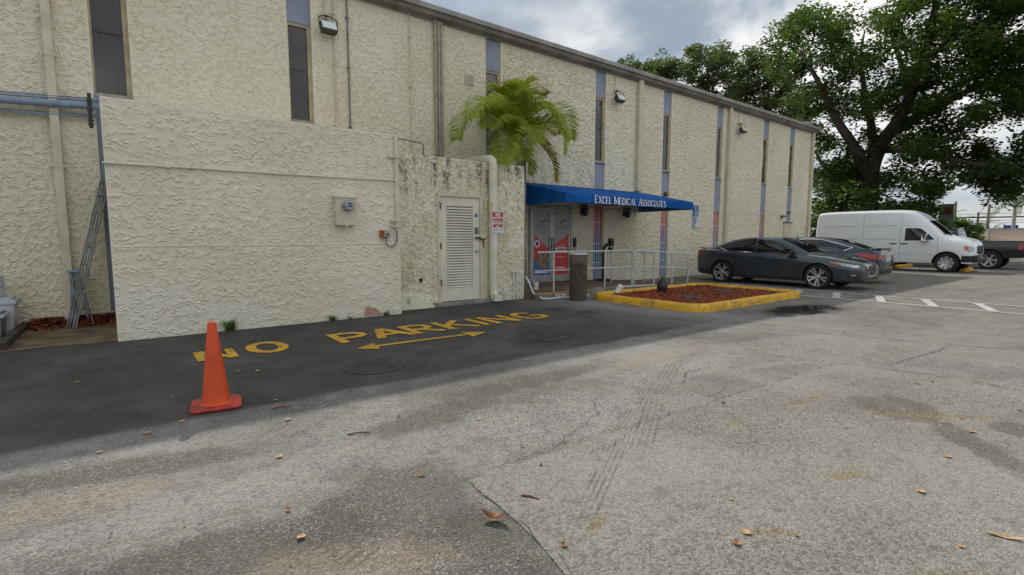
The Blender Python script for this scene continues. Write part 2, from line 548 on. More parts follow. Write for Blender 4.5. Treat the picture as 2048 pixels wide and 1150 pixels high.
# ---- the ground: weathered asphalt with sealcoat by the wall, stains, tyre marks and wet patches
def ground_mat(name, patch=False):
    m, t = new_mat(name)
    p = t.pos()
    sp = t.n('ShaderNodeSeparateXYZ', {0: p})
    X, Y = sp.outputs[0], sp.outputs[1]

    def blob(cx, cy, rx, ry, rot=0.0, soft=0.5, wob=0.8, ns=3.4):
        dx, dy = t.m('SUBTRACT', X, cx), t.m('SUBTRACT', Y, cy)
        c, s = math.cos(rot), math.sin(rot)
        a = t.m('DIVIDE', t.m('ADD', t.m('MULTIPLY', dx, c), t.m('MULTIPLY', dy, s)), rx)
        b = t.m('DIVIDE', t.m('SUBTRACT', t.m('MULTIPLY', dy, c), t.m('MULTIPLY', dx, s)), ry)
        r = t.m('SQRT', t.m('ADD', t.m('MULTIPLY', a, a), t.m('MULTIPLY', b, b)))
        r = t.m('ADD', r, t.m('MULTIPLY', t.m('SUBTRACT', t.noise(p, ns, 5, 0.65), 0.5), wob * 2))
        return t.ss(r, 1.0 + soft * 0.5, 1.0 - soft * 0.5)

    big = t.noise(p, 0.42, 6, 0.62)
    mid = t.noise(p, 1.7, 6, 0.66)
    fin = t.noise(p, 9.0, 4, 0.65)
    vor = t.n('ShaderNodeTexVoronoi', {'Vector': p, 'Scale': 135.0}, feature='F1')
    vor2 = t.n('ShaderNodeTexVoronoi', {'Vector': p, 'Scale': 72.0}, feature='F1')
    rnd = t.n('ShaderNodeSeparateColor', {0: vor.outputs['Color']}).outputs[0]
    rnd2 = t.n('ShaderNodeSeparateColor', {0: vor2.outputs['Color']}).outputs[0]
    if patch:
        c = t.mix(t.ss(big, 0.32, 0.66), (0.215, 0.198, 0.174), (0.288, 0.268, 0.240))
        c = t.mix(t.m('MULTIPLY', t.ss(mid, 0.52, 0.74), 0.40), c, (0.17, 0.155, 0.138))
    else:
        c = t.mix(t.ss(big, 0.33, 0.64), (0.135, 0.128, 0.115), (0.245, 0.236, 0.220))
        mot = t.ss(t.noise(p, 0.95, 8, 0.68, 0.6), 0.475, 0.545)
        c = t.mix(t.m('MULTIPLY', mot, 0.62), c, (0.285, 0.277, 0.260))
        c = t.mix(t.m('MULTIPLY', t.ss(mid, 0.50, 0.68), 0.75), c, (0.125, 0.118, 0.104))
        tan = t.ss(t.noise(p, 0.8, 5, 0.6), 0.57, 0.72)
        c = t.mix(t.m('MULTIPLY', tan, 0.42), c, (0.30, 0.235, 0.16))
        # smoother brownish lot to the right, beyond the planter
        right = t.ss(X, 7.0, 13.0)
        lot = t.mix(t.ss(mid, 0.35, 0.68), (0.145, 0.130, 0.110), (0.235, 0.217, 0.19))
        c = t.mix(t.m('MULTIPLY', right, 0.75), c, lot)
    if not patch:
        for b in ((0.30, 2.45, 0.75, 0.22, -0.2), (1.02, 2.35, 0.55, 0.42, 0.5), (1.15, 1.75, 0.35, 0.35, 0.0), (-0.05, 3.75, 0.75, 0.17, -0.25), (3.1, 3.72, 1.1, 0.17, 0.0), (1.9, 3.45, 0.6, 0.22, 0.2)):
            c = t.mix(t.m('MULTIPLY', blob(*b, soft=0.55), 0.74), c, (0.078, 0.074, 0.062))
        for b in ((0.70, 2.02, 0.42, 0.16, -0.5), (-0.35, 3.45, 0.45, 0.16, -0.2), (4.9, 3.6, 0.9, 0.14, 0.0)):
            c = t.mix(t.m('MULTIPLY', blob(*b, soft=0.8), 0.5), c, (0.31, 0.245, 0.175))
        for b in ((2.75, 2.85, 0.9, 0.38, 0.1), (-0.05, 3.05, 0.6, 0.16, 0.0), (0.75, 3.1, 0.5, 0.2, 0.3), (4.6, 3.1, 1.0, 0.3, 0.1)):
            c = t.mix(t.m('MULTIPLY', blob(*b, soft=0.7), 0.55), c, (0.30, 0.292, 0.276))
    else:
        for b in ((4.98, 1.25, 0.36, 0.28, 0.2), (4.5, 0.70, 0.55, 0.12, 0.68), (5.1, 0.58, 0.2, 0.14, 0.3)):
            c = t.mix(t.m('MULTIPLY', blob(*b, soft=0.6), 0.8), c, (0.118, 0.10, 0.078))
        for b in ((2.1, 0.72, 0.16, 0.05, -0.9), (2.75, 0.32, 0.28, 0.04, -0.8), (2.35, 1.05, 0.12, 0.03, -0.7), (3.3, 1.05, 0.16, 0.04, -0.4), (5.0, 1.0, 0.5, 0.04, -0.7), (4.6, 1.8, 0.3, 0.03, -0.2), (3.6, 1.9, 0.1, 0.04, 0.2), (1.75, 1.6, 0.08, 0.03, 0.2)):
            c = t.mix(t.m('MULTIPLY', blob(*b, soft=0.9, wob=0.8, ns=9), 0.6), c, (0.225, 0.165, 0.05))
    # aggregate
    c = t.mix(t.m('MULTIPLY', t.ss(rnd, 0.55, 0.98), t.m('ADD', 0.26, t.m('MULTIPLY', t.ss(mid, 0.42, 0.66), 0.34))), c, (0.46, 0.445, 0.415))
    c = t.mix(t.m('MULTIPLY', t.ss(rnd2, 0.62, 0.10), t.m('ADD', 0.28, t.m('MULTIPLY', t.ss(big, 0.62, 0.36), 0.34))), c, (0.060, 0.057, 0.052))
    c = t.mix(t.m('MULTIPLY', t.ss(fin, 0.53, 0.72), 0.42), c, (0.085, 0.08, 0.072))
    rough = 0.9
    # tyre marks: families of thin parallel streaks
    for (cx, cy, L, wd, rot) in ((3.10, 2.33, 0.75, 0.105, 0.556), (2.10, 1.90, 0.75, 0.08, 0.53), (3.5, 2.75, 1.1, 0.075, 0.48), (5.1, 3.30, 0.9, 0.09, 0.22), (4.3, 3.02, 0.8, 0.10, 0.48), (0.72, 2.12, 0.12, 0.12, 0.45)):
        dx, dy = t.m('SUBTRACT', X, cx), t.m('SUBTRACT', Y, cy)
        a = t.m('ADD', t.m('MULTIPLY', dx, math.cos(rot)), t.m('MULTIPLY', dy, math.sin(rot)))
        b = t.m('SUBTRACT', t.m('MULTIPLY', dy, math.cos(rot)), t.m('MULTIPLY', dx, math.sin(rot)))
        st = t.ss(t.m('SINE', t.m('MULTIPLY', b, 2 * math.pi / (wd * 0.42))), -0.2, 0.7)
        inside = t.m('MULTIPLY', t.ss(t.m('ABSOLUTE', b), wd, wd * 0.8), t.ss(t.m('ABSOLUTE', a), L, L * 0.45))
        nz = t.ss(t.noise(p, 7, 5, 0.7), 0.36, 0.62)
        c = t.mix(t.m('MULTIPLY', t.m('MULTIPLY', t.m('MULTIPLY', st, inside), nz), 0.62), c, (0.085, 0.072, 0.055))
    if not patch:
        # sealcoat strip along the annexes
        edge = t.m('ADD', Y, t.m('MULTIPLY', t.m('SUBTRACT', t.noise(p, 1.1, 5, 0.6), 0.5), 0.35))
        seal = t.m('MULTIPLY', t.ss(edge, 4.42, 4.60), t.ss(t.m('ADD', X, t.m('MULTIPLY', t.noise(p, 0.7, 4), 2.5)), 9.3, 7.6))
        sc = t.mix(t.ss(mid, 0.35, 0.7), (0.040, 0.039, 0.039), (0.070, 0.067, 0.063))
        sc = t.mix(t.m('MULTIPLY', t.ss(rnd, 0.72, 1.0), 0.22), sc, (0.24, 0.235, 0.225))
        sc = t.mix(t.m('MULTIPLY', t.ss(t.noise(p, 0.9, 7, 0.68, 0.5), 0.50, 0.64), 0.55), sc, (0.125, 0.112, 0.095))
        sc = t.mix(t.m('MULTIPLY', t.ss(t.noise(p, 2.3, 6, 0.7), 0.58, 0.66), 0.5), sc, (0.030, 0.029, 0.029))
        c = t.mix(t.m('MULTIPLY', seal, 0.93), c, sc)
        # drying wet patch around the puddle
        wet = blob(10.5, 4.3, 1.45, 0.62, -0.2, soft=0.7, wob=0.5, ns=1.8)
        c = t.mix(t.m('MULTIPLY', wet, 0.62), c, (0.05, 0.047, 0.045))
        oil = blob(4.68, 5.32, 0.6, 0.42, 0.4, soft=0.8)
        c = t.mix(t.m('MULTIPLY', oil, 0.55), c, (0.032, 0.031, 0.03))
        rough = t.m('SUBTRACT', 0.88, t.m('MULTIPLY', wet, 0.5))
    hgt = t.m('ADD', t.m('MULTIPLY', vor.outputs['Distance'], -1.0), t.m('MULTIPLY', fin, 1.2))
    hgt = t.m('ADD', hgt, t.m('MULTIPLY', vor2.outputs['Distance'], -1.2))
    t.out(t.bsdf(Base_Color=c, Roughness=rough, Specular_IOR_Level=0.3, Normal=t.bump(hgt, 0.75, 0.006)))
    return m


M['ground'] = ground_mat('weathered_asphalt')
M['patch'] = ground_mat('pavement_patch', True)


def worn_paint(name, col, wear=0.5, under=True):
    m, t = new_mat(name)
    p = t.pos()
    nz = t.noise(p, 11, 6, 0.72)
    c = t.mix(t.ss(t.noise(p, 3, 4), 0.35, 0.7), tuple(x * 0.72 for x in col), col)
    b = t.bsdf(Base_Color=c, Roughness=0.7)
    tr = t.n('ShaderNodeBsdfTransparent').outputs[0]
    k = t.ss(nz, wear, wear + 0.12)
    t.out(t.n('ShaderNodeMixShader', {0: t.m('MULTIPLY', k, 0.85), 1: b, 2: tr}).outputs[0])
    return m


M['yellow_paint'] = worn_paint('worn_yellow_paint', (0.68, 0.38, 0.03), 0.535)
M['white_line'] = worn_paint('worn_white_line', (0.50, 0.50, 0.48), 0.60)
M['yellow_line'] = worn_paint('worn_yellow_line', (0.52, 0.25, 0.03), 0.52)
m_, t_ = new_mat('yellow_kerb_paint')
p_ = t_.pos()
c_ = t_.mix(t_.ss(t_.noise(p_, 4, 5, 0.6), 0.35, 0.7), (0.56, 0.31, 0.03), (0.80, 0.46, 0.025))
c_ = t_.mix(t_.m('MULTIPLY', t_.ss(t_.noise(p_, 7, 6, 0.7, 0.5), 0.585, 0.62), 0.75), c_, (0.22, 0.17, 0.11))
c_ = t_.mix(t_.m('MULTIPLY', t_.ss(t_.noise(t_.vmul(p_, (1, 1, 6)), 2.3, 5, 0.65), 0.56, 0.70), 0.5), c_, (0.10, 0.075, 0.04))
t_.out(t_.bsdf(Base_Color=c_, Roughness=0.7, Normal=t_.bump(t_.noise(p_, 26, 5, 0.65), 0.45, 0.012)))
M['kerb_yellow'] = m_


def mulch_mat():
    m, t = new_mat('red_mulch')
    p = t.pos()
    a = t.noise(p, 22, 5, 0.75)
    c = t.mix(t.ss(a, 0.3, 0.7), (0.13, 0.030, 0.014), (0.50, 0.125, 0.045))
    c = t.mix(t.m('MULTIPLY', t.ss(t.noise(p, 2.0, 4), 0.5, 0.75), 0.5), c, (0.07, 0.03, 0.02))
    t.out(t.bsdf(Base_Color=c, Roughness=0.9, Normal=t.bump(a, 0.8, 0.03)))
    return m


M['mulch'] = mulch_mat()
M['dirt'] = mat('packed_dirt', (0.165, 0.115, 0.07), 0.95, var=0.4, scale=3.0, col2=(0.07, 0.047, 0.032), bump=0.5, bscale=30, wpos=True)
m_, t_ = new_mat('puddle_water')
sp_ = t_.n('ShaderNodeSeparateXYZ', {0: t_.pos()})
dx_, dy_ = t_.m('DIVIDE', t_.m('SUBTRACT', sp_.outputs[0], 10.45), 1.25), t_.m('DIVIDE', t_.m('SUBTRACT', sp_.outputs[1], 4.30), 0.52)
rr_ = t_.m('SQRT', t_.m('ADD', t_.m('MULTIPLY', dx_, dx_), t_.m('MULTIPLY', dy_, dy_)))
rr_ = t_.m('ADD', rr_, t_.m('MULTIPLY', t_.m('SUBTRACT', t_.noise(t_.pos(), 2.4, 6, 0.62), 0.5), 1.5))
wt_ = t_.bsdf(Base_Color=(0.035, 0.033, 0.031), Roughness=0.05, Specular_IOR_Level=0.6, Normal=t_.bump(t_.noise(t_.pos(), 5, 2), 0.03, 0.01))
t_.out(t_.n('ShaderNodeMixShader', {0: t_.ss(rr_, 0.45, 1.0), 1: wt_, 2: t_.n('ShaderNodeBsdfTransparent').outputs[0]}).outputs[0])
M['water'] = m_
# ---------------------------------------------------------------- stroke lettering
def arc(cx, cy, rx, ry, a0, a1, n=14):
    return [(cx + rx * math.cos(R(a0 + (a1 - a0) * i / n)), cy + ry * math.sin(R(a0 + (a1 - a0) * i / n))) for i in range(n + 1)]


_bowlP = [(0.08, 0.93), (0.30, 0.93)] + arc(0.32, 0.69, 0.24, 0.24, 90, -90, 10) + [(0.08, 0.45)]
FONT = {
    'A': (0.76, [[(0.06, 0), (0.38, 1)], [(0.38, 1), (0.70, 0)], [(0.18, 0.32), (0.58, 0.32)]]),
    'B': (0.66, [[(0.08, 0), (0.08, 1)], [(0.08, 0.95), (0.3, 0.95)] + arc(0.3, 0.74, 0.2, 0.21, 90, -90, 8) + [(0.08, 0.53)], [(0.08, 0.53), (0.32, 0.53)] + arc(0.32, 0.29, 0.25, 0.24, 90, -90, 8) + [(0.08, 0.05)]]),
    'C': (0.76, [arc(0.40, 0.5, 0.33, 0.45, 48, 312, 18)]),
    'D': (0.76, [[(0.08, 0), (0.08, 1)], [(0.08, 0.94), (0.30, 0.94)] + arc(0.30, 0.5, 0.38, 0.44, 90, -90, 14) + [(0.08, 0.06)]]),
    'E': (0.64, [[(0.08, 0), (0.08, 1)], [(0.08, 0.94), (0.58, 0.94)], [(0.08, 0.5), (0.5, 0.5)], [(0.08, 0.06), (0.6, 0.06)]]),
    'G': (0.80, [arc(0.40, 0.5, 0.33, 0.45, 48, 330, 18), [(0.42, 0.44), (0.72, 0.44)], [(0.70, 0.44), (0.70, 0.12)]]),
    'I': (0.24, [[(0.12, 0), (0.12, 1)]]),
    'K': (0.70, [[(0.08, 0), (0.08, 1)], [(0.08, 0.36), (0.6, 1)], [(0.26, 0.58), (0.66, 0)]]),
    'L': (0.58, [[(0.08, 0), (0.08, 1)], [(0.08, 0.06), (0.55, 0.06)]]),
    'M': (0.92, [[(0.08, 0), (0.08, 1)], [(0.08, 1), (0.46, 0.1)], [(0.46, 0.1), (0.84, 1)], [(0.84, 1), (0.84, 0)]]),
    'N': (0.76, [[(0.09, 0), (0.09, 1)], [(0.09, 1), (0.67, 0)], [(0.67, 0), (0.67, 1)]]),
    'O': (0.82, [arc(0.41, 0.5, 0.33, 0.44, 0, 360, 26)]),
    'P': (0.64, [[(0.08, 0), (0.08, 1)], _bowlP]),
    'R': (0.68, [[(0.08, 0), (0.08, 1)], _bowlP, [(0.30, 0.45), (0.62, 0)]]),
    'S': (0.62, [arc(0.31, 0.72, 0.21, 0.23, 35, 250, 12) + arc(0.31, 0.27, 0.22, 0.23, 80, -145, 12)]),
    'T': (0.66, [[(0.33, 0), (0.33, 1)], [(0.04, 0.94), (0.62, 0.94)]]),
    'W': (1.0, [[(0.04, 1), (0.27, 0)], [(0.27, 0), (0.5, 0.9)], [(0.5, 0.9), (0.73, 0)], [(0.73, 0), (0.96, 1)]]),
    'X': (0.70, [[(0.06, 0), (0.62, 1)], [(0.06, 1), (0.64, 0)]]),
    'Y': (0.70, [[(0.35, 0), (0.35, 0.48)], [(0.35, 0.45), (0.05, 1)], [(0.35, 0.45), (0.65, 1)]]),
    'e': (0.62, [[(0.06, 0.32), (0.54, 0.32)], arc(0.30, 0.31, 0.25, 0.30, 5, 320, 16)]),
    'x': (0.58, [[(0.06, 0), (0.50, 0.62)], [(0.06, 0.62), (0.52, 0)]]),
    'c': (0.56, [arc(0.32, 0.31, 0.25, 0.30, 45, 315, 14)]),
    'l': (0.22, [[(0.11, 0), (0.11, 1)]]),
    ' ': (0.42, []),
}


def ribbon(mb, pts, wd, mp, lift):
    n = len(pts)
    L, Rr = [], []
    closed = n > 3 and abs(pts[0][0] - pts[-1][0]) < 1e-6 and abs(pts[0][1] - pts[-1][1]) < 1e-6
    for i in range(n):
        a = pts[i - 1] if i > 0 else (pts[-2] if closed else pts[0])
        b = pts[i + 1] if i < n - 1 else (pts[1] if closed else pts[-1])
        dx, dy = b[0] - a[0], b[1] - a[1]
        q = math.hypot(dx, dy) or 1
        nx, ny = -dy / q * wd / 2, dx / q * wd / 2
        L.append((pts[i][0] + nx, pts[i][1] + ny)); Rr.append((pts[i][0] - nx, pts[i][1] - ny))
    vs = [mp(x, y, lift) for x, y in L] + [mp(x, y, lift) for x, y in Rr]
    mb.add(vs, [(i, i + 1, n + i + 1, n + i) for i in range(n - 1)])


def letter_mb(ch, size, mp, x0, wd=0.15, serif=False, sx=1.0, dz=0.0004):
    mb = MB()
    for k, st in enumerate(FONT[ch][1]):
        pts = [(x0 + p[0] * size * sx, p[1] * size) for p in st]
        wk = wd * size
        if serif and len(st) == 2:
            flat = abs(st[0][1] - st[1][1]) < 0.02
            rising = st[1][1] > st[0][1] and abs(st[0][0] - st[1][0]) > 0.1
            wk *= 0.45 if (flat or rising) else 1.15
        ribbon(mb, pts, wk, mp, dz * (k + 1))
        if serif and len(st) == 2 and abs(st[0][1] - st[1][1]) > 0.3:
            for j, q in enumerate(pts):
                if st[j][1] < 0.05 or (st[j][1] > 0.95 and ch not in 'AM'):
                    ribbon(mb, [(q[0] - 0.15 * size * sx, q[1]), (q[0] + 0.15 * size * sx, q[1])], 0.06 * size, mp, dz * (k + 5 + j))
    return mb


def text(s, size, mp, x0, parent, m, wd=0.15, sx=1.0, gap=0.1, serif=False, small=1.0, name='letter', one=False):
    """lay a line of letters; each letter its own part unless one=True"""
    x = x0
    allmb = MB()
    for i, ch in enumerate(s):
        if ch != ' ':
            mb = letter_mb(ch, size, mp, x, wd, serif, sx)
            if one:
                allmb.add(mb.v, mb.f)
            else:
                mb.build(name, m, parent)
        x += (FONT[ch][0] + gap) * size * sx
    if one: allmb.build(name, m, parent)
    return x


# ---------------------------------------------------------------- ground and pavements
gmb = MB().add([(-300, -300, 0), (500, -300, 0), (500, 400, 0), (-300, 400, 0)], [(0, 1, 2, 3)])
ground = struct(gmb.build('ground', M['ground']))


def jag(pts, step=0.12, amp=0.012, seed=0):
    rr = random.Random(seed)
    out = []
    for a, b in zip(pts[:-1], pts[1:]):
        a, b = Vector(a), Vector(b)
        n = max(1, int((b - a).length / step))
        for i in range(n):
            q = a.lerp(b, i / n)
            out.append((q.x + rr.gauss(0, amp), q.y + rr.gauss(0, amp)))
    out.append(tuple(pts[-1][:2]))
    return out


edge = jag([(1.36, -7), (1.37, 1.43), (1.43, 1.60), (1.49, 2.37), (3.09, 2.31), (6.27, 2.18), (6.45, 0.7), (6.6, -7)], seed=3)
patch = struct(MB().add([(x, y, 0.005) for x, y in edge], [tuple(range(len(edge)))[::-1]]).build('pavement_patch', M['patch']))
M['crack'] = mat('crack_dirt', (0.030, 0.026, 0.021), 0.95, var=0.4, scale=20)


def crack(px, wd, seed, amp=0.02, z=0.009):
    pts = jag([tuple(G(u, v)[:2]) for u, v in px], 0.05, amp, seed)
    mb = MB()
    rr = random.Random(seed)
    n = len(pts)
    vs = []
    for i in range(n):
        a, b = pts[max(i - 1, 0)], pts[min(i + 1, n - 1)]
        q = math.hypot(b[0] - a[0], b[1] - a[1]) or 1
        nx, ny = -(b[1] - a[1]) / q, (b[0] - a[0]) / q
        ww = wd * 0.62 * rr.uniform(0.15, 1.0) * min(1, (i + 1) / 3, (n - i) / 3)
        vs += [(pts[i][0] + nx * ww / 2, pts[i][1] + ny * ww / 2, z), (pts[i][0] - nx * ww / 2, pts[i][1] - ny * ww / 2, z)]
    mb.add(vs, [(2 * i, 2 * i + 1, 2 * i + 3, 2 * i + 2) for i in range(n - 1)])
    mb.build('crack', M['crack'], ground)


for k, (px, wd) in enumerate([
        ([(938, 958), (1075, 905), (1300, 842), (1500, 780), (1670, 727)], 0.010),
        ([(937, 962), (1000, 1020), (1075, 1085), (1112, 1112), (1150, 1150)], 0.007),
        ([(1500, 655), (1700, 672), (1880, 688), (2048, 702)], 0.025),
        ([(1700, 648), (1860, 660), (2048, 676)], 0.025),
        ([(1670, 727), (1800, 742), (1950, 765), (2048, 782)], 0.02),
        ([(1775, 735), (1815, 718), (1870, 705), (1895, 694)], 0.02),
        ([(1190, 800), (1195, 825), (1170, 850), (1130, 880), (1100, 902)], 0.010),
        ([(1235, 806), (1228, 830), (1240, 845)], 0.008),
        ([(1035, 800), (1060, 806), (1095, 808), (1110, 800)], 0.008),
        ([(1340, 770), (1368, 765), (1372, 745), (1420, 735)], 0.016),
        ([(1000, 780), (1080, 775), (1150, 765)], 0.006),
        ([(1400, 800), (1440, 785), (1452, 770)], 0.008),
        ([(0, 775), (180, 772), (400, 757), (600, 737), (690, 728)], 0.012),
        ([(1180, 905), (1230, 890), (1280, 850)], 0.006)]):
    crack(px, wd, 40 + k, 0.008 if wd > 0.015 else 0.016)

# dirt strip left of the annex and planter mulch are stuff-like ground covers
dirt = jag([(-4.5, 8.62), (-0.17, 8.64)], 0.15, 0.03, 5)
struct(MB().add([(x, y, 0.006) for x, y in dirt] + [(-0.17, 10.9, 0.012), (-4.5, 10.9, 0.012)], [tuple(range(len(dirt) + 2))]).build('dirt_strip', M['dirt']))

# ---------------------------------------------------------------- painted markings
zmark = 0.008


def gm(x, y, lift):
    return (x, y, zmark + lift)


np_root = thing('painted_words', 'worn yellow NO PARKING words painted on the dark asphalt', 'road marking', (3.2, 6.6, 0))
for ch, x0, wdt in (('N', 0.56, 0.43), ('O', 1.13, 0.46), ('P', 2.20, 0.53), ('A', 2.72, 0.58), ('R', 3.30, 0.52), ('K', 3.88, 0.55), ('I', 4.50, 0.18), ('N', 4.76, 0.56), ('G', 5.42, 0.60)):
    sx = wdt / (FONT[ch][0] * (0.72 if x0 > 0.6 else 0.56))
    letter_mb(ch, 0.72 if x0 > 0.6 else 0.56, lambda x, y, l: gm(x, y + 6.6, l), x0, 0.17, False, sx).build('letter', M['yellow_paint'], np_root)
arrow = MB().add([gm(*p, 0) for p in [(2.24, 6.17), (2.56, 6.36), (2.50, 6.22), (3.90, 6.17), (3.88, 6.34), (4.20, 6.11), (3.84, 5.92), (3.87, 6.08), (2.52, 6.12), (2.46, 5.97)]],
                 [(0, 1, 2), (0, 2, 8), (0, 8, 9), (2, 3, 7, 8), (3, 4, 5), (3, 5, 7), (7, 5, 6)]).build('painted_arrow', M['yellow_paint'])
tag(arrow, 'long double-headed yellow arrow painted below the NO PARKING words', 'road marking')

hat = thing('painted_walkway', 'white hatched pedestrian walkway painted between planter and dark grey sedan', 'road marking', (13.85, 3, 0))
for x in (13.09, 14.52):
    MB().add([(x - 0.06, -12, zmark), (x + 0.06, -12, zmark), (x + 0.06, 8.3, zmark), (x - 0.06, 8.3, zmark)], [(0, 1, 2, 3)]).build('border_line', M['white_line'], hat)
for k in range(10):
    y = 7.95 - 0.9 * k
    MB().add([(13.14, y - 0.70, zmark + .002), (13.14, y - 0.53, zmark + .002), (14.47, y - 0.07, zmark + .002), (14.47, y - 0.24, zmark + .002)], [(0, 1, 2, 3)]).build('hatch_stripe', M['white_line'], hat)
for k, (x, y0) in enumerate(((17.35, 5.0), (20.35, 5.0), (23.35, 5.0))):
    o = MB().add([(x - 0.06, y0, zmark), (x + 0.06, y0, zmark), (x + 0.06, 10.2, zmark), (x - 0.06, 10.2, zmark)], [(0, 1, 2, 3)]).build('parking_line', M['yellow_line'])
    tag(o, ['worn yellow parking line between the two parked sedans', 'worn yellow parking line just right of the navy sedan', 'worn yellow parking line in the empty bay beside the van'][k], 'parking line', 'yellow parking bay lines')

# ---------------------------------------------------------------- the long stucco building
WY = 10.875
XEND = 26.75
bld = thing('medical_building', 'long two-storey cream stucco building with blue vertical window strips', 'building', (11, WY, 0))
cols = [(-0.275, 0.235), (2.76, 3.22), (7.50, 7.97), (11.53, 11.98), (14.90, 15.34), (18.25, 18.69), (21.90, 22.36), (24.38, 24.83)]
ROOF = 6.44


def stucco_panel(name, x0, x1, z0, z1, Y, res, s, tilt, seed, amp, parent, m, hole=None, back=0.14, gain=2.4, cut=0.0, world=True):
    nu, nv = max(3, int((x1 - x0) / res)) + 1, max(3, int((z1 - z0) / res)) + 1
    xs, zs = np.linspace(x0, x1, nu), np.linspace(z0, z1, nv)
    xs = np.concatenate([[x0], xs, [x1]]); zs = np.concatenate([[z0], zs, [z1]])
    U, V = np.meshgrid(xs, zs)
    h = stucco(U, V, s, tilt, seed, gain, cut)
    e = np.minimum.reduce([(U - x0), (x1 - U), (V - z0), (z1 - V)])
    h = h * np.clip(e / 0.03, 0.15, 1)
    Yv = Y - amp * h
    Yv[0, :] = Yv[-1, :] = Y + back
    Yv[:, 0] = Yv[:, -1] = Y + back
    nu += 2; nv += 2
    keep = None
    if hole:
        cx, cz = (U[:-1, :-1] + U[1:, 1:]) / 2, (V[:-1, :-1] + V[1:, 1:]) / 2
        keep = ~((cx > hole[0]) & (cx < hole[1]) & (cz > hole[2]) & (cz < hole[3]))
    co = np.stack([U.ravel(), Yv.ravel(), V.ravel()], 1)
    me = grid_mesh(name, co, nu, nv, keep)
    me.materials.append(m)
    return link(name, me, parent, smooth=True, angle=28)


ed = [-4.6] + [v for c in cols for v in c] + [XEND]
for k in range(0, len(ed), 2):
    x0, x1 = ed[k], ed[k + 1]
    res = 0.0155 if x1 < 8 else (0.019 if x1 < 12 else 0.026)
    stucco_panel('stucco_panel', x0, x1, -0.02, ROOF, WY, res, 9.2 if x1 < 8 else 8.8, (0.55, 0.70), 5 + k, 0.025 if x1 < 8 else 0.043, bld, M['stucco_main'], gain=2.2)

M_core = [M['interior'], M['roof'], M['stucco_main']]
core = MB()
core.box(-4.6, XEND - 0.01, WY + 0.17, 24, 0, ROOF - 0.02)
core.build('core_wall', M['interior'], bld)
MB().box(XEND - 0.15, XEND + 0.02, WY + 0.15, 24, 0, ROOF - 0.01).build('end_wall', M['stucco_main'], bld)
MB().box(-4.6, XEND + 0.05, WY - 0.05, 24.1, ROOF + 0.0, ROOF + 0.08).build('roof', M['roof'], bld)
# fascia with rolled gutter lip along the roof edge
fas = MB().prism([(WY - 0.20, 6.50), (WY - 0.06, 6.46), (WY + 0.05, 6.46), (WY + 0.05, 6.72), (WY - 0.17, 6.70), (WY - 0.235, 6.655)], -4.7, XEND + 0.18, axis='x')
fasc = fas.build('fascia', M['fascia'], bld)
lip = MB().prism([(WY - 0.27, 6.60), (WY - 0.238, 6.60), (WY - 0.238, 6.70), (WY - 0.262, 6.715), (WY - 0.285, 6.69)], -4.7, XEND + 0.18, axis='x')
lip.build('gutter_lip', M['gutter_lt'], fasc)

slat_me = {}
for k, (x0, x1) in enumerate(cols):
    MB().box(x0 - .02, x1 + .02, WY + 0.035, WY + 0.08, 5.68, ROOF - 0.004).build('blue_panel', M['blue_panel'], bld)
    low = 0.0 if k < 3 else (2.46 if k < 7 else 2.13)
    MB().box(x0 - .02, x1 + .02, WY + 0.035, WY + 0.08, low, 3.71).build('blue_panel', M['blue_panel'], bld)
    # upper window
    zb, zt = 3.752, 5.678
    fr = MB()
    fr.box(x0, x0 + 0.03, WY + 0.05, WY + 0.12, zb, zt)
    fr.box(x1 - 0.075, x1, WY + 0.05, WY + 0.12, zb, zt)
    fr.box(x0 + 0.03, x1 - 0.075, WY + 0.052, WY + 0.12, zt - 0.06, zt)
    fr.box(x0 + 0.03, x1 - 0.075, WY + 0.052, WY + 0.12, zb, zb + 0.045)
    win = fr.build('window', M['tan_frame'], bld)
    MB().box(x0 + 0.03, x1 - 0.075, WY + 0.085, WY + 0.091, zb + 0.045, zt - 0.06).build('pane', M['glass'], win)
    MB().box(x0 + 0.03, x1 - 0.075, WY + 0.076, WY + 0.082, zb + 1.02, zb + 1.034).build('glazing_bar', M['dark_metal'], win)
    wdt = (x1 - x0 - 0.105) / 4
    for j in range(4):
        a = x0 + 0.03 + j * wdt
        mb = MB().add([(a + 0.002, WY + 0.128, zb + .045), (a + wdt - 0.010, WY + 0.117, zb + .045), (a + wdt - 0.010, WY + 0.117, zt - .06), (a + 0.002, WY + 0.128, zt - .06)], [(0, 1, 2, 3)])
        mb.build('blind_slat', M['blind'], win)
    MB().box(x0 - 0.01, x1 + 0.01, WY - 0.02, WY + 0.10, zb - 0.04, zb - 0.002).build('sill', M['blue_panel'], win)
    if 3 <= k < 7:
        z0, z1 = 0.62, 2.458
        MB().box(x0 - .02, x1 + .02, WY + 0.035, WY + 0.08, 0.0, z0 - 0.002).build('blue_panel', M['blue_panel'], bld)
        fr = MB()
        fr.box(x1 - 0.07, x1, WY + 0.03, WY + 0.12, z0, z1)
        fr.box(x0, x0 + 0.025, WY + 0.03, WY + 0.12, z0, z1)
        fr.box(x0, x1, WY + 0.0, WY + 0.125, z1 - 0.03, z1 + 0.004)
        win = fr.build('window', M['tan_frame'], bld)
        MB().box(x0 + 0.025, x1 - 0.07, WY + 0.06, WY + 0.07, z0, z1 - 0.03).build('pane', M['film'], win)
        for xx in (x0 + 0.08, x0 + 0.19, x0 + 0.29):
            MB().box(xx - 0.008, xx + 0.008, WY + 0.03, WY + 0.045, z0, z1 - 0.03).build('window_bar', M['white'], win)
        for zz in (z0 + 0.02, z0 + 0.62, z0 + 1.28):
            MB().box(x0 + 0.002, x1 - 0.002, WY + 0.046, WY + 0.06, zz - 0.012, zz + 0.012).build('window_bar', M['white'], win)
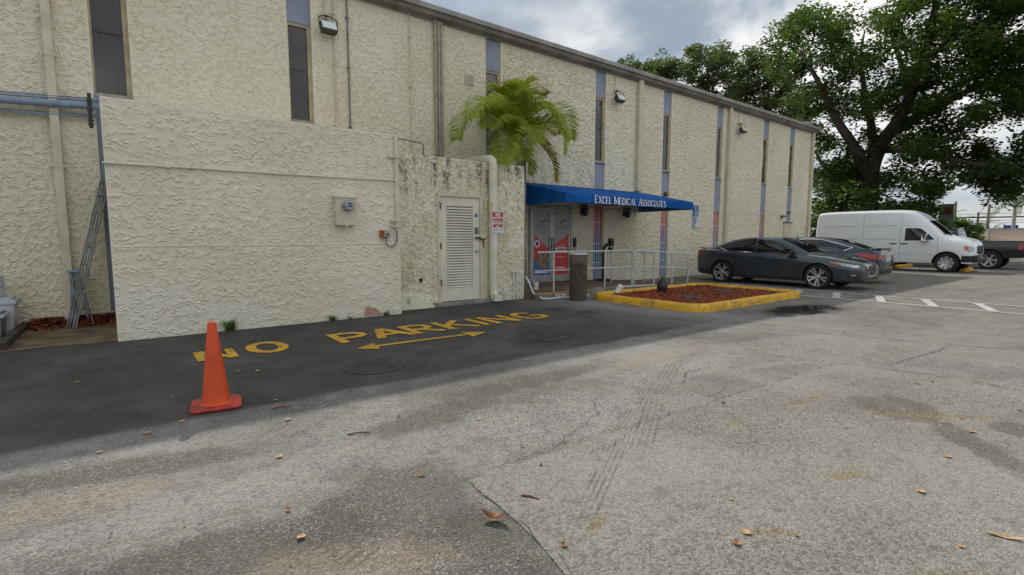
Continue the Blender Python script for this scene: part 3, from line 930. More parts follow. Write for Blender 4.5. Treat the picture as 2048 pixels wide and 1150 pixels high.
# side door at the far end
d8 = MB().box(24.12, 24.88, WY - 0.05, WY + 0.03, 0.05, 2.10).build('side_door', M['cream'], bld)
MB().box(24.20, 24.24, WY - 0.08, WY - 0.05, 1.0, 1.12).build('handle', M['steel'], d8)
MB().box(24.06, 24.94, WY - 0.07, WY + 0.02, 2.102, 2.16).build('door_head', M['fascia'], d8)
# small wall vent
vent = MB()
for j in range(5):
    vent.box(6.86, 7.12, WY - 0.035, WY - 0.015, 5.20 + j * 0.055, 5.235 + j * 0.055)
vent.build('wall_vent', M['cream'], bld)

# ---------------------------------------------------------------- roof pieces
tag(MB().lathe([(0.0, 7.02), (0.07, 7.02), (0.07, 6.95), (0.045, 6.95), (0.045, 6.5), (0, 6.5)], (6.0, WY + 0.45, 0), 10).build('roof_vent', M['dark_metal']), 'small dark vent pipe on the roof edge above the grey down pipes', 'vent pipe')
ru = MB().box(4.75, 5.6, WY + 0.6, WY + 1.6, 6.52, 7.12, bev=0.02)
tag(ru.build('roof_unit', M['bronze']), 'dark metal unit on the roof at the top edge of the picture', 'roof unit')
tag(MB().prism([(25.2, 6.72), (26.85, 6.72), (26.85, 7.05), (26.6, 7.0)], WY + 0.1, WY + 1.2, axis='y').build('roof_flashing', M['gutter_lt']), 'grey metal wedge on the far corner of the roof', 'flashing')

# ---------------------------------------------------------------- electrical annex (front block)
AY = 8.602
anx = thing('electrical_annex', 'flat pale stucco block with electric meter standing in front of the building', 'annex', (1.9, AY, 0))
stucco_panel('front_wall', -0.17, 4.0, -0.01, 3.25, AY, 0.0125, 6.6, (0.35, 0.75), 31, 0.018, anx, M['stucco_annex'], gain=1.8, cut=0.0, back=0.1)
MB().box(-0.165, 3.995, AY + 0.06, WY - 0.02, 0, 3.243).build('side_walls', M['stucco_annex'], anx)
MB().add([(-0.168, AY - 0.012, 1.288), (3.998, AY - 0.012, 1.300), (3.998, AY - 0.004, 1.325), (-0.168, AY - 0.004, 1.312), (-0.168, AY + .02, 1.29), (3.998, AY + .02, 1.30)], [(0, 1, 2, 3), (0, 4, 5, 1)]).build('render_seam', M['stucco_annex'], anx)
M['pink'] = worn_paint('faded_red_smear', (0.55, 0.30, 0.25), 0.46)

# ---------------------------------------------------------------- door room (second block)
BY = 9.095
rm = thing('utility_room', 'low stained stucco block with a white louvred door', 'annex', (5.7, BY, 0))
stucco_panel('front_wall', 4.002, 7.33, 0.0, 3.04, BY, 0.0130, 7.2, (0.55, 0.65), 51, 0.028, rm, M['stucco_room'], hole=(5.06, 6.15, 0.06, 2.32), gain=2.0, back=0.1)
MB().box(4.002, 5.04, BY + 0.05, WY - 0.02, 0, 3.03).build('side_wall', M['stucco_room'], rm)
MB().box(6.17, 7.325, BY + 0.05, WY - 0.02, 0, 3.03).build('side_wall', M['stucco_room'], rm)
MB().box(5.04, 6.17, BY + 0.15, WY - 0.02, 0, 3.03).build('inner_wall', M['interior'], rm)
fr = MB()
fr.box(5.05, 5.115, BY - 0.022, BY + 0.14, 0.05, 2.33); fr.box(6.095, 6.16, BY - 0.022, BY + 0.14, 0.05, 2.33)
fr.box(5.05, 6.16, BY - 0.026, BY + 0.14, 2.262, 2.335)
fr.build('door_frame', M['cream'], rm)
dr = MB()
dr.box(5.118, 5.27, BY + 0.01, BY + 0.055, 0.085, 2.258); dr.box(5.925, 6.092, BY + 0.01, BY + 0.055, 0.085, 2.258)
dr.box(5.27, 5.925, BY + 0.011, BY + 0.055, 0.085, 0.36); dr.box(5.27, 5.925, BY + 0.011, BY + 0.055, 2.07, 2.258)
door = dr.build('door', M['cream_lt'], rm)
sl_me = None
for j in range(30):
    z = 0.372 + j * 0.0565
    if sl_me is None:
        mb = MB().add([(5.271, 0.006, 0.0), (5.924, 0.006, 0.0), (5.924, 0.050, 0.048), (5.271, 0.050, 0.048), (5.271, 0.010, -0.006), (5.924, 0.010, -0.006)], [(0, 1, 2, 3), (0, 4, 5, 1)])
        s0 = mb.build('louvre_slat', M['cream_lt'], door, loc=(0, BY, z)); sl_me = s0
    else:
        dup(s0, door, (0, BY, z))
MB().box(5.272, 5.923, BY + 0.056, BY + 0.07, 0.36, 2.07).build('louvre_backing', M['interior'], door)
MB().box(5.97, 6.045, BY - 0.03, BY + 0.01, 1.50, 1.64, bev=0.008).build('keypad_lock', M['bin_grey'], door)
hd = MB().box(5.96, 6.10, BY - 0.045, BY - 0.012, 1.395, 1.43)
hd.box(6.07, 6.20, BY - 0.06, BY - 0.03, 1.37, 1.40); hd.tube([(6.14, BY - 0.05, 1.38), (6.17, BY - 0.06, 1.2)], 0.012, 6)
hd.build('hasp', M['dark_metal'], door)
MB().lathe([(0, -0.03), (0.03, -0.03), (0.035, 0.0), (0.035, 0.012)], (6.02, BY, 1.12), 12, axis='y').build('door_knob', M['steel'], door)
for z in (0.42, 1.18, 2.0):
    MB().box(5.10, 5.135, BY - 0.028, BY + 0.012, z, z + 0.13).build('hinge', M['rust'], door)
MB().box(5.98, 6.04, BY + 0.002, BY + 0.0095, 1.86, 1.93).build('sticker', M['sign_blue'], door)
st = MB().box(4.92, 6.30, BY - 0.16, BY + 0.0, 0.0, 0.075, bev=0.012)
st.build('door_step', M['concrete'], rm)
ft = MB().prism([(4.003, 0.0), (4.98, 0.0), (4.56, 0.24), (4.50, 0.275), (4.003, 0.262)], BY - 0.12, BY + 0.01, axis='y')
ft.build('footing', M['stucco_room'], rm)
MB().lathe([(0.0, -0.02), (0.035, -0.02), (0.05, 0.0), (0.05, 0.02)], (4.66, BY, 0.56), 10, axis='y').build('pipe_stub', M['dark_metal'], rm)

# ---------------------------------------------------------------- pipes on the walls
G_DS = 'cream down pipes on the facade'


def downspout(x, y, z0, z1, w, d, m, label, group=None, straps=True):
    r = thing('down_pipe', label, 'down pipe', (x, y, z0), group=group)
    mb = MB().box(x - w / 2, x + w / 2, y - d / 2, y + d / 2, z0, z1, bev=min(w, d) * 0.12)
    p = mb.build('pipe', m, r)
    for z in np.arange(z0 + 0.6, z1, 1.7):
        MB().box(x - w / 2 - 0.02, x + w / 2 + 0.02, y - d / 2 - 0.004, y + d / 2 + 0.01, z, z + 0.03).build('strap', m, r)
    return r


r = downspout(-0.78, WY - 0.08, 0.22, 6.5, 0.115, 0.10, M['cream'], 'cream square down pipe near the ladder at the far left')
MB().prism([(WY - 0.14, 0.05), (WY - 0.02, 0.05), (WY - 0.02, 0.23), (WY - 0.14, 0.23)], -0.86, -0.71, axis='x').build('shoe', M['pvc'], r)
downspout(13.53, WY - 0.09, 2.95, 6.5, 0.19, 0.13, M['cream'], 'cream down pipe right of the second floodlight, running down to the awning', G_DS)
downspout(19.06, WY - 0.08, 0.05, 6.5, 0.17, 0.11, M['cream'], 'cream down pipe left of the farthest floodlight', G_DS)
downspout(26.62, WY - 0.08, 0.05, 6.5, 0.15, 0.11, M['cream'], 'cream down pipe at the far end corner of the building', G_DS)
r = thing('pipe_cluster', 'three brownish down pipes side by side above the louvred door block', 'pipes', (6.1, WY - .06, 3.04))
for dx in (-0.075, 0.01, 0.085):
    MB().tube([(6.10 + dx, WY - 0.065, 3.05), (6.10 + dx, WY - 0.065, 6.5)], 0.036, 8).build('pipe', M['brown_pipe'], r, smooth=True, angle=40)
MB().box(5.98, 6.23, WY - 0.12, WY - 0.01, 3.08, 3.22).build('collar', M['steel'], r)
for x, z0, z1, rad, m, lb in ((3.95, 3.26, 6.5, 0.016, 'bin_grey', 'thin dark conduit running up the wall right of the first floodlight'), (3.66, 3.26, 6.5, 0.014, 'cream', 'thin cream conduit running up the wall beside the dark one'), (5.38, 3.05, 6.45, 0.011, 'cream', 'thin cream conduit on the wall left of the three brown pipes')):
    r = thing('wall_conduit', lb, 'conduit', (x, WY - 0.03, z0))
    MB().tube([(x, WY - 0.042, z0), (x + 0.005, WY - 0.042, (z0 + z1) / 2), (x, WY - 0.042, z1)], rad, 8).build('pipe', M[m], r, smooth=True, angle=40)
    for z in (z0 + 0.5, (z0 + z1) / 2 + .1, z1 - 0.5):
        MB().box(x - 0.035, x + 0.035, WY - 0.058, WY - 0.01, z, z + 0.02).build('clip', M[m], r)
# big white leader over the roof of the door room and down its front
r = thing('roof_leader', 'thick cream drain pipe bending over the stained block down beside its door', 'down pipe', (6.37, BY - 0.1, 0.03))
MB().tube([(6.12, WY - 0.12, 3.13), (6.30, 9.6, 3.13), (6.345, 9.2, 3.12), (6.362, 9.06, 3.105), (6.37, 9.0, 3.06), (6.372, 8.985, 2.98), (6.373, 8.983, 2.4), (6.375, 8.985, 0.28), (6.378, 8.97, 0.17), (6.38, 8.93, 0.10)], 0.092, 14).build('pipe', M['cream_lt'], r, smooth=True, angle=50)
MB().tube([(6.372, 8.985, 2.92), (6.372, 8.985, 2.86)], 0.10, 14).build('coupling', M['cream_lt'], r)
MB().prism([(6.30, 0.03), (6.50, 0.03), (6.47, 0.16), (6.30, 0.20)], 8.82, 8.96, axis='y').build('outlet', M['cream_lt'], r)
# faded blue pipes at top left
r = thing('blue_pipe_run', 'faded blue pipe with thin conduits running along the wall at upper left', 'pipes', (-1.0, WY - .15, 3.3))
for z, rad, m in ((3.56, 0.017, 'blue_pipe'), (3.60, 0.015, 'steel'), (3.31, 0.015, 'blue_pipe'), (3.345, 0.013, 'steel')):
    MB().tube([(-4.6, WY - 0.12, z - 0.23), (-1.36, WY - 0.12, z - 0.015), (-0.2, WY - 0.12, z + 0.06), (-0.10, WY - 0.12, z + 0.06)], rad, 8).build('conduit', M[m], r, smooth=True, angle=40)
MB().tube([(-4.6, WY - 0.17, 3.25), (-1.36, WY - 0.17, 3.45), (-0.1, WY - 0.17, 3.53)], 0.052, 12).build('pipe', M['blue_pipe'], r, smooth=True, angle=40)
for x in (-0.95, -0.62):
    MB().tube([(x - 0.05, WY - 0.17, 3.482 + (x + .8) * .066), (x + 0.05, WY - 0.17, 3.490 + (x + .8) * .066)], 0.060, 12).build('coupling', M['blue_pipe'], r, smooth=True, angle=40)
MB().box(-0.36, -0.31, WY - 0.245, WY - 0.228, 3.16, 3.70).build('strut_channel', M['dark_metal'], r)
for z in (3.2, 3.26, 3.42, 3.55):
    MB().box(-0.375, -0.295, WY - 0.255, WY - 0.24, z, z + 0.03).build('clamp', M['dark_metal'], r)
MB().box(-0.355, -0.315, WY - 0.23, WY - 0.0, 3.60, 3.64).build('strut_arm', M['dark_metal'], r)
r = thing('low_conduit', 'thin cream conduit running along the foot of the wall behind the ladder', 'conduit', (-1, WY, 0.1))
MB().tube([(-1.28, WY - 0.04, 0.15), (-0.6, WY - 0.04, 0.155), (-0.15, WY - 0.04, 0.16)], 0.014, 8).build('pipe', M['cream_lt'], r, smooth=True)

# things fixed to the annex face
AF = AY - 0.02
r = thing('wall_conduit', 'long thin cream conduit running level across the annex face', 'conduit', (2, AF, 2.4))
MB().tube([(-0.19, AF - 0.012, 2.392), (2.0, AF - 0.012, 2.412), (3.97, AF - 0.012, 2.44)], 0.014, 8).build('pipe', M['cream_lt'], r, smooth=True, angle=40)
for x in (0.5, 1.9, 3.2):
    MB().box(x, x + 0.05, AF - 0.03, AF + 0.012, 2.375 + x * .011, 2.425 + x * .011).build('clip', M['cream_lt'], r)
r = thing('wall_conduit', 'upright cream conduit with clamps at the right edge of the annex face', 'conduit', (3.94, AF, 1.2))
MB().tube([(3.93, AF - 0.016, 3.24), (3.93, AF - 0.016, 2.4), (3.925, AF - 0.016, 1.55)], 0.02, 8).build('pipe', M['cream_lt'], r, smooth=True, angle=40)
for z in (2.83, 1.70, 1.60):
    MB().box(3.80, 3.985, AF - 0.045, AF - 0.0, z, z + 0.035).build('clamp', M['cream'], r)
r = thing('loop_cable', 'grey cable looping from the small orange box to the conduit', 'cable', (3.8, AF, 1.3))
MB().tube([(3.70, AF - 0.05, 1.44), (3.705, AF - 0.04, 1.32), (3.74, AF - 0.03, 1.265), (3.82, AF - 0.03, 1.25), (3.89, AF - 0.025, 1.29), (3.922, AF - 0.022, 1.36), (3.925, AF - 0.02, 1.56)], 0.011, 8).build('cable', M['bin_grey'], r, smooth=True)
mt = thing('electric_meter', 'beige electric meter box with round glass dial on the annex face', 'meter', (2.97, AF, 1.6))
MB().box(2.80, 3.155, AF - 0.12, AF + 0.015, 1.62, 2.085, bev=0.012).build('box', M['cream'], mt)
MB().box(2.785, 3.17, AF - 0.135, AF + 0.012, 2.072, 2.10).build('lid_edge', M['cream'], mt)
MB().lathe([(0.0, -0.235), (0.075, -0.235), (0.088, -0.22), (0.092, -0.13), (0.105, -0.125), (0.105, -0.11)], (2.995, AF, 1.955), 22, axis='y').build('dial', M['alu'], mt, smooth=True, angle=40)
MB().lathe([(0.0, -0.239), (0.066, -0.239), (0.066, -0.237)], (2.995, AF, 1.955), 20, axis='y').build('dial_face', M['tub_lid'], mt)
for z in (1.925, 1.965):
    MB().box(2.955, 3.035, AF - 0.245, AF - 0.2395, z, z + 0.022).build('dial_window', M['dark_metal'], mt)
MB().box(2.955, 2.985, AF - 0.135, AF - 0.12, 1.60, 1.645).build('latch', M['cream_lt'], mt)
MB().lathe([(0, -0.02), (0.02, -0.015), (0.02, 0.0)], (2.80, AF - 0.07, 1.87), 8, axis='x').build('seal_knob', M['cream_lt'], mt)
bx = thing('switch_box', 'small orange-rimmed electrical box with grey plug on the annex face', 'electrical box', (3.68, AF, 1.4))
MB().box(3.60, 3.765, AF - 0.06, AF + 0.01, 1.415, 1.545, bev=0.006).build('box', M['orange_box'], bx)
MB().box(3.655, 3.755, AF - 0.085, AF - 0.0605, 1.425, 1.53, bev=0.006).build('cover', M['steel'], bx)
MB().lathe([(0, -0.12), (0.028, -0.115), (0.03, -0.085)], (3.715, AF, 1.475), 12, axis='y').build('plug', M['bin_grey'], bx)
tag(MB().add([(2.22 + 1.06, AF - 0.012, 0.02), (3.46, AF - 0.012, 0.03), (3.62, AF - 0.012, 0.03), (3.52, AF - 0.012, 0.14), (3.42, AF - 0.012, 0.16), (3.40, AF - 0.012, 0.22), (3.31, AF - 0.012, 0.18)], [(0, 1, 2, 3, 4, 5, 6)]).build('paint_smear', M['pink']), 'faded red paint smear low on the annex face', 'paint smear')

# junction bits on the roof between annex and door room
r = thing('roof_conduit', 'grey conduit frame standing on the roof edge of the stained block', 'conduit', (4.6, BY + 0.3, 3.04))
MB().tube([(4.02, BY + 0.25, 3.36), (4.55, BY + 0.25, 3.34), (4.85, BY + 0.25, 3.32), (4.90, BY + 0.25, 3.28), (4.90, BY + 0.25, 3.04)], 0.013, 8).build('pipe', M['bin_grey'], r, smooth=True)
MB().box(4.24, 4.29, BY + 0.2, BY + 0.3, 3.04, 3.40).build('post', M['bin_grey'], r)
r = thing('drain_stub', 'short cream pipe sloping down from the top of the annex corner', 'pipe', (4.1, BY, 2.8))
MB().tube([(4.03, BY - 0.06, 3.02), (4.14, BY - 0.06, 2.93), (4.28, BY - 0.05, 2.74), (4.31, BY - 0.02, 2.70)], 0.025, 8).build('pipe', M['cream'], r, smooth=True, angle=40)
# pipes at the foot of the door room, right of the leader
for k, (x, h, lb) in enumerate(((6.98, 0.62, 'left of two tall thin white pipes rising at the stained block foot'), (7.07, 0.62, 'right of two tall thin white pipes rising at the stained block foot'), (6.64, 0.22, 'left of two short white pipe stubs beside the drain outlet'), (6.72, 0.24, 'right of two short white pipe stubs beside the drain outlet'))):
    r = thing('wall_pipe', lb, 'pipe', (x, BY - 0.05, 0), group='white pipes at the wall foot')
    MB().tube([(x + 0.02, BY - 0.06, 0.0), (x, BY - 0.055, h)], 0.018 if k < 2 else 0.014, 8).build('pipe', M['pvc'], r, smooth=True, angle=40)
    if k < 2: MB().box(x - 0.03, x + 0.03, BY - 0.08, BY - 0.01, h, h + 0.05).build('cap', M['pvc'], r)
# ---------------------------------------------------------------- no-parking sign on the leader
SY = BY - 0.215


def facade_map(x0, z0, y):
    return lambda a, b, l: (x0 + a, y - l, z0 + b)


sg = thing('parking_sign', 'small red and white NO PARKING sign on the drain pipe beside the door', 'sign', (6.42, SY, 1.5))
MB().box(6.27, 6.575, SY, SY + 0.006, 1.52, 1.975, bev=0.002).build('plate', M['sign_white'], sg)
MB().box(6.28, 6.565, SY - 0.002, SY - 0.0005, 1.86, 1.965).build('red_band', M['sign_red'], sg)
text('NO', 0.075, facade_map(6.36, 1.872, SY - 0.003), 0, sg, M['letters'], 0.2, one=True)
text('PARKING', 0.075, facade_map(6.288, 1.765, SY - 0.001), 0, sg, M['sign_red'], 0.2, sx=0.72, one=True)
MB().box(6.285, 6.56, SY - 0.002, SY - 0.0005, 1.735, 1.75).build('red_rule', M['sign_red'], sg)
text('ANYTIME', 0.08, facade_map(6.288, 1.635, SY - 0.001), 0, sg, M['sign_red'], 0.2, sx=0.66, one=True)
MB().add([(6.30, SY - .001, 1.585), (6.34, SY - .001, 1.605), (6.34, SY - .001, 1.59), (6.50, SY - .001, 1.59), (6.50, SY - .001, 1.605), (6.54, SY - .001, 1.585), (6.50, SY - .001, 1.565), (6.50, SY - .001, 1.58), (6.34, SY - .001, 1.58), (6.34, SY - .001, 1.565)],
         [(0, 1, 2, 8, 9), (2, 3, 7, 8), (3, 4, 5, 6, 7)]).build('arrow', M['bin_grey'], sg)
tag(MB().box(6.235, 6.295, SY + 0.02, SY + 0.05, 2.13, 2.16).build('yellow_tape', M['kerb_yellow']), 'bit of yellow tape stuck on the drain pipe above the small sign', 'tape')

# ---------------------------------------------------------------- accessible-parking sign on the wall
hs = thing('accessible_sign', 'small blue and white disabled-parking sign right of the awning', 'sign', (16.98, WY - 0.03, 2.0))
HY = WY - 0.055
MB().box(16.82, 17.14, HY, HY + 0.01, 2.22, 2.62, bev=0.003).build('plate', M['sign_blue'], hs)
MB().box(16.82, 17.14, HY, HY + 0.01, 1.80, 2.215, bev=0.003).build('text_plate', M['sign_white'], hs)
sy = MB()
sy.lathe([(0.0, -0.002), (0.025, -0.002)], (16.95, HY, 2.55), 10, axis='y')
hm = facade_map(16.88, 2.26, HY - 0.001)
ribbon(sy, [(0.07, 0.24), (0.075, 0.13), (0.16, 0.13), (0.19, 0.03)], 0.03, hm, 0.0008)
ribbon(sy, arc(0.08, 0.08, 0.075, 0.075, 130, 350), 0.022, hm, 0.0016)
sy.build('wheelchair_symbol', M['letters'], hs)
for j, s in enumerate(('PARKING BY', 'DISABLED', 'PERMIT', 'ONLY')):
    text(s, 0.065, facade_map(16.84, 2.11 - j * 0.095, HY - 0.001), 0.0, hs, M['sign_blue'], 0.2, sx=0.5, one=True)
tag(MB().box(25.48, 25.68, WY - 0.055, WY - 0.02, 1.28, 1.52).build('door_notice', mat('green_notice', (0.10, 0.26, 0.25), 0.5)), 'small green notice on the wall beside the far side door', 'notice')

# ---------------------------------------------------------------- awning
AX0, AX1, AFY = 8.33, 13.63, 8.79
ZB, ZV, ZW = 2.262, 2.487, 2.93
aw = thing('entrance_awning', 'blue canvas awning with white EXCEL MEDICAL ASSOCIATES lettering over the entrance', 'awning', (11, WY, ZB))


def sag_sheet(name, fn, nu, nv, m, parent):
    co = np.array([fn(i / (nu - 1), j / (nv - 1)) for j in range(nv) for i in range(nu)])
    me = grid_mesh(name, co, nu, nv); me.materials.append(m)
    o = link(name, me, parent, smooth=True)
    sm = o.modifiers.new('thickness', 'SOLIDIFY'); sm.thickness = 0.006; sm.offset = -1
    return o


bays = 5


def top_fn(u, v):
    s = 0.018 * abs(math.sin(math.pi * u * bays)) * math.sin(math.pi * v)
    return (AX0 + u * (AX1 - AX0), AFY + v * (WY - 0.02 - AFY), ZV + v * (ZW - ZV) - s)


sag_sheet('canopy_top', top_fn, 61, 13, M['canvas'], aw)
val = sag_sheet('front_valance', lambda u, v: (AX0 + u * (AX1 - AX0), AFY - 0.004 + 0.006 * math.sin(u * 40) * (1 - v) + 0.010 * math.sin(u * 9) * (1 - v), ZB + v * (ZV - ZB) - 0.006 * abs(math.sin(math.pi * u * bays)) * (1 - v)), 61, 5, M['canvas'], aw)
for x in (AX0, AX1):
    MB().prism([(AFY + 0.004, ZB), (WY - 0.02, ZB), (WY - 0.02, ZW - 0.006), (AFY + 0.004, ZV - 0.006)], x - 0.003, x + 0.003, axis='x').build('side_panel', M['canvas'], aw)
for z in (ZB + 0.015, ZV - 0.015):
    MB().tube([(AX0 + 0.03, AFY + 0.035, z), (AX1 - 0.03, AFY + 0.035, z)], 0.014, 8).build('frame_tube', M['alu'], aw)
for k in range(bays + 1):
    x = AX0 + 0.03 + k * (AX1 - AX0 - 0.06) / bays
    MB().tube([(x, AFY + 0.03, ZV - 0.035), (x, WY - 0.03, ZW - 0.045)], 0.013, 6).build('rafter', M['alu'], aw)
    MB().tube([(x, AFY + 0.03, ZB + 0.02), (x, WY - 0.02, ZB + 0.02)], 0.013, 6).build('strut', M['alu'], aw)
MB().box(AX0, AX1, AFY - 0.018, AFY - 0.012, ZB + 0.012, ZB + 0.018).build('hem_stitch', M['sign_blue'], val)
# lettering: large initials, slightly smaller capitals
x = 9.33
for wrd in ('EXCEL', 'MEDICAL', 'ASSOCIATES'):
    for i, ch in enumerate(wrd):
        sz = 0.19 if i == 0 else 0.165
        letter_mb(ch, sz, facade_map(0, 2.285, AFY - 0.021), x, 0.15, True, 1.0, 0.0006).build('letter', M['letters'], val)
        x += (FONT[ch][0] + 0.085) * sz * 1.0
    x += 0.085
AWNING_TEXT_END = x

# ---------------------------------------------------------------- entrance: landing, ramp, doors, rails
RY0 = 8.72
walk = MB().prism([(7.36, 0), (13.4, 0.0), (13.4, 0.012), (10.75, 0.15), (7.36, 0.15)], RY0, WY + 0.02, axis='y')
ramp = struct(walk.build('entrance_ramp', [M['ramp']]))
kb = thing('entrance_kerb', 'low concrete kerb with yellow top and NOW painted in white below the entrance', 'kerb', (8.2, RY0, 0))
MB().box(7.36, 9.05, RY0 - 0.13, RY0 - 0.005, 0.0, 0.135, bev=0.012).build('kerb', M['concrete'], kb)
MB().box(7.36, 9.05, RY0 - 0.122, RY0 - 0.012, 0.1365, 0.142).build('yellow_top', M['kerb_yellow'], kb)
text('NOW', 0.10, facade_map(7.86, 0.018, RY0 - 0.132), 0, kb, M['letters'], 0.22, sx=1.25)
MB().prism([(9.06, 0), (13.38, 0), (13.38, 0.02), (10.75, 0.162), (9.06, 0.162)], RY0 - 0.12, RY0 - 0.005, axis='y').build('ramp_edge', M['concrete'], kb)

ent = thing('entrance_doors', 'pair of entrance doors under the awning with grey film and red printed panels', 'doors', (9.72, WY - 0.1, 0.15))
DY = WY - 0.075
x0, x1, z0, z1 = 8.97, 10.47, 0.155, 2.26
of = MB()
of.box(x0 - 0.06, x0, DY - 0.02, DY + 0.08, z0, z1 + 0.06); of.box(x1, x1 + 0.06, DY - 0.02, DY + 0.08, z0, z1 + 0.06)
of.box(x0, x1, DY - 0.022, DY + 0.08, z1, z1 + 0.06)
of.build('door_frame', M['alu'], ent)
M['film_grey'] = mat('grey_door_film', (0.36, 0.36, 0.355), 0.35, var=0.08)
mid = (x0 + x1) / 2
for s, (a, b) in enumerate(((x0 + 0.004, mid - 0.003), (mid + 0.003, x1 - 0.004))):
    lf = MB()
    lf.box(a, a + 0.075, DY, DY + 0.045, z0, z1 - 0.003); lf.box(b - 0.075, b, DY, DY + 0.045, z0, z1 - 0.003)
    lf.box(a + 0.075, b - 0.075, DY + 0.001, DY + 0.045, z0, z0 + 0.20); lf.box(a + 0.075, b - 0.075, DY + 0.001, DY + 0.045, z1 - 0.08, z1 - 0.003)
    leaf = lf.build('door_leaf', M['alu'], ent)
    ga, gb, g0, g1 = a + 0.075, b - 0.075, z0 + 0.20, z1 - 0.08
    MB().box(ga, gb, DY + 0.018, DY + 0.026, g0, g1).build('film_pane', M['film_grey'], leaf)
    fy = DY + 0.0165
    lo, hi = (1.10, 1.52) if s == 0 else (1.20, 1.52)
    poly = [(ga, g0), (gb, g0), (gb, lo), (ga, hi)] if s == 0 else [(ga, g0), (gb, g0), (gb, hi), (ga, lo)]
    MB().prism(poly, fy, fy + 0.001, axis='y').build('red_print', M['red'], leaf)
    lx = (ga + gb) / 2
    text('excel', 0.135, facade_map(lx - 0.19, 1.68, fy - 0.001), 0, leaf, M['bin_grey'], 0.10, sx=1.0, one=True, name='logo_word')
    sw = MB()
    ribbon(sw, [(0.0, 0.0), (0.08, 0.045), (0.18, 0.075), (0.27, 0.10)], 0.03, facade_map(lx - 0.05, 1.83, fy - 0.001), 0.0008)
    sw.build('logo_swoosh', M['dark_metal'], leaf)
    if s == 0:
        MB().lathe([(0, -0.0012), (0.105, -0.0012)], (ga + 0.14, fy, 1.25), 20, axis='y').build('round_badge', M['letters'], leaf)
        MB().lathe([(0, -0.0022), (0.055, -0.0022)], (ga + 0.14, fy, 1.25), 14, axis='y', sy=1.2).build('badge_print', M['navy_print'], leaf)
        MB().prism([(ga, g0), (gb, g0), (gb, 0.72), (gb - 0.08, 0.88), (ga + 0.25, 0.86), (ga + 0.12, 0.78), (ga, 0.80)], fy - 0.002, fy - 0.001, axis='y').build('picture_print', M['blue_print'], leaf)
        MB().prism([(ga + 0.16, 0.62), (gb - 0.12, 0.52), (gb - 0.02, 0.74), (gb - 0.08, 1.02), (gb - 0.22, 1.04), (ga + 0.20, 0.96), (ga + 0.06, 0.80)], fy - 0.004, fy - 0.003, axis='y').build('figures_print', M['skin_print'], leaf)
        MB().box(ga + 0.06, gb - 0.05, fy - 0.005, fy - 0.0042, g0 + 0.06, g0 + 0.14).build('caption_print', M['letters'], leaf)
    else:
        MB().box(ga + 0.08, gb - 0.07, fy - 0.002, fy - 0.001, 1.02, 1.14).build('button_print', M['letters'], leaf)
        MB().box(ga + 0.15, gb - 0.09, fy - 0.0035, fy - 0.0025, 1.055, 1.105).build('button_word', M['sign_red'], leaf)
        for zz, w_, h_ in ((1.185, 0.36, 0.012), (0.855, 0.30, 0.014), (0.53, 0.34, 0.035), (0.455, 0.38, 0.03), (0.30 + z0, 0.22, 0.01)):
            MB().box((ga + gb) / 2 - w_ / 2, (ga + gb) / 2 + w_ / 2, fy - 0.002, fy - 0.001, zz, zz + h_).build('text_line', M['sign_white'], leaf)
    hx = b - 0.04 if s == 0 else a + 0.04
    MB().tube([(hx, DY - 0.002, 1.02), (hx, DY - 0.05, 1.04), (hx, DY - 0.05, 1.38), (hx, DY - 0.002, 1.40)], 0.012, 8).build('pull_handle', M['dark_metal'], leaf)


def rail_run(label, pts, y, posts, mid=True, group=None, open_left=False):
    """pts: ((x,z_ground) left, right); rounded top corners"""
    (xa, za), (xb, zb) = pts
    r = thing('handrail', label, 'handrail', ((xa + xb) / 2, y, 0), group=group)
    H, rad = 0.93, 0.022

    def zg(x): return za + (zb - za) * (x - xa) / (xb - xa)
    c = 0.09
    path = [(xb, y, zg(xb)), (xb, y, zg(xb) + H - c), (xb - 0.03, y, zg(xb) + H - 0.03), (xb - c, y, zg(xb) + H)]
    if open_left:
        path += [(xa, y, zg(xa) + H)]
    else:
        path += [(xa + c, y, zg(xa) + H), (xa + 0.03, y, zg(xa) + H - 0.03), (xa, y, zg(xa) + H - c), (xa, y, zg(xa))]
    MB().tube(path, rad, 8).build('top_rail', M['rail'], r, smooth=True, angle=40)
    MB().tube([(xa, y, zg(xa) + 0.5), (xb, y, zg(xb) + 0.5)], rad * 0.85, 8).build('mid_rail', M['rail'], r, smooth=True, angle=40)
    for x in posts:
        MB().tube([(x, y, zg(x)), (x, y, zg(x) + H)], rad, 8).build('post', M['rail'], r, smooth=True, angle=40)
    return r


RL = RY0 + 0.03
rail_run('grey-white handrail before the entrance doors, left of the two front runs', ((7.45, 0.15), (10.80, 0.147)), RL, (7.95, 9.72), group='entrance handrails', open_left=True)
rail_run('grey-white handrail down the ramp, right of the two front runs', ((10.88, 0.143), (13.40, 0.01)), RL, (11.75, 12.60), group='entrance handrails')
rail_run('grey-white handrail on the wall side of the ramp, behind the front runs', ((9.9 + 1.4, 0.12), (13.35, 0.01)), WY - 0.95, (12.25, 12.85), group='entrance handrails')

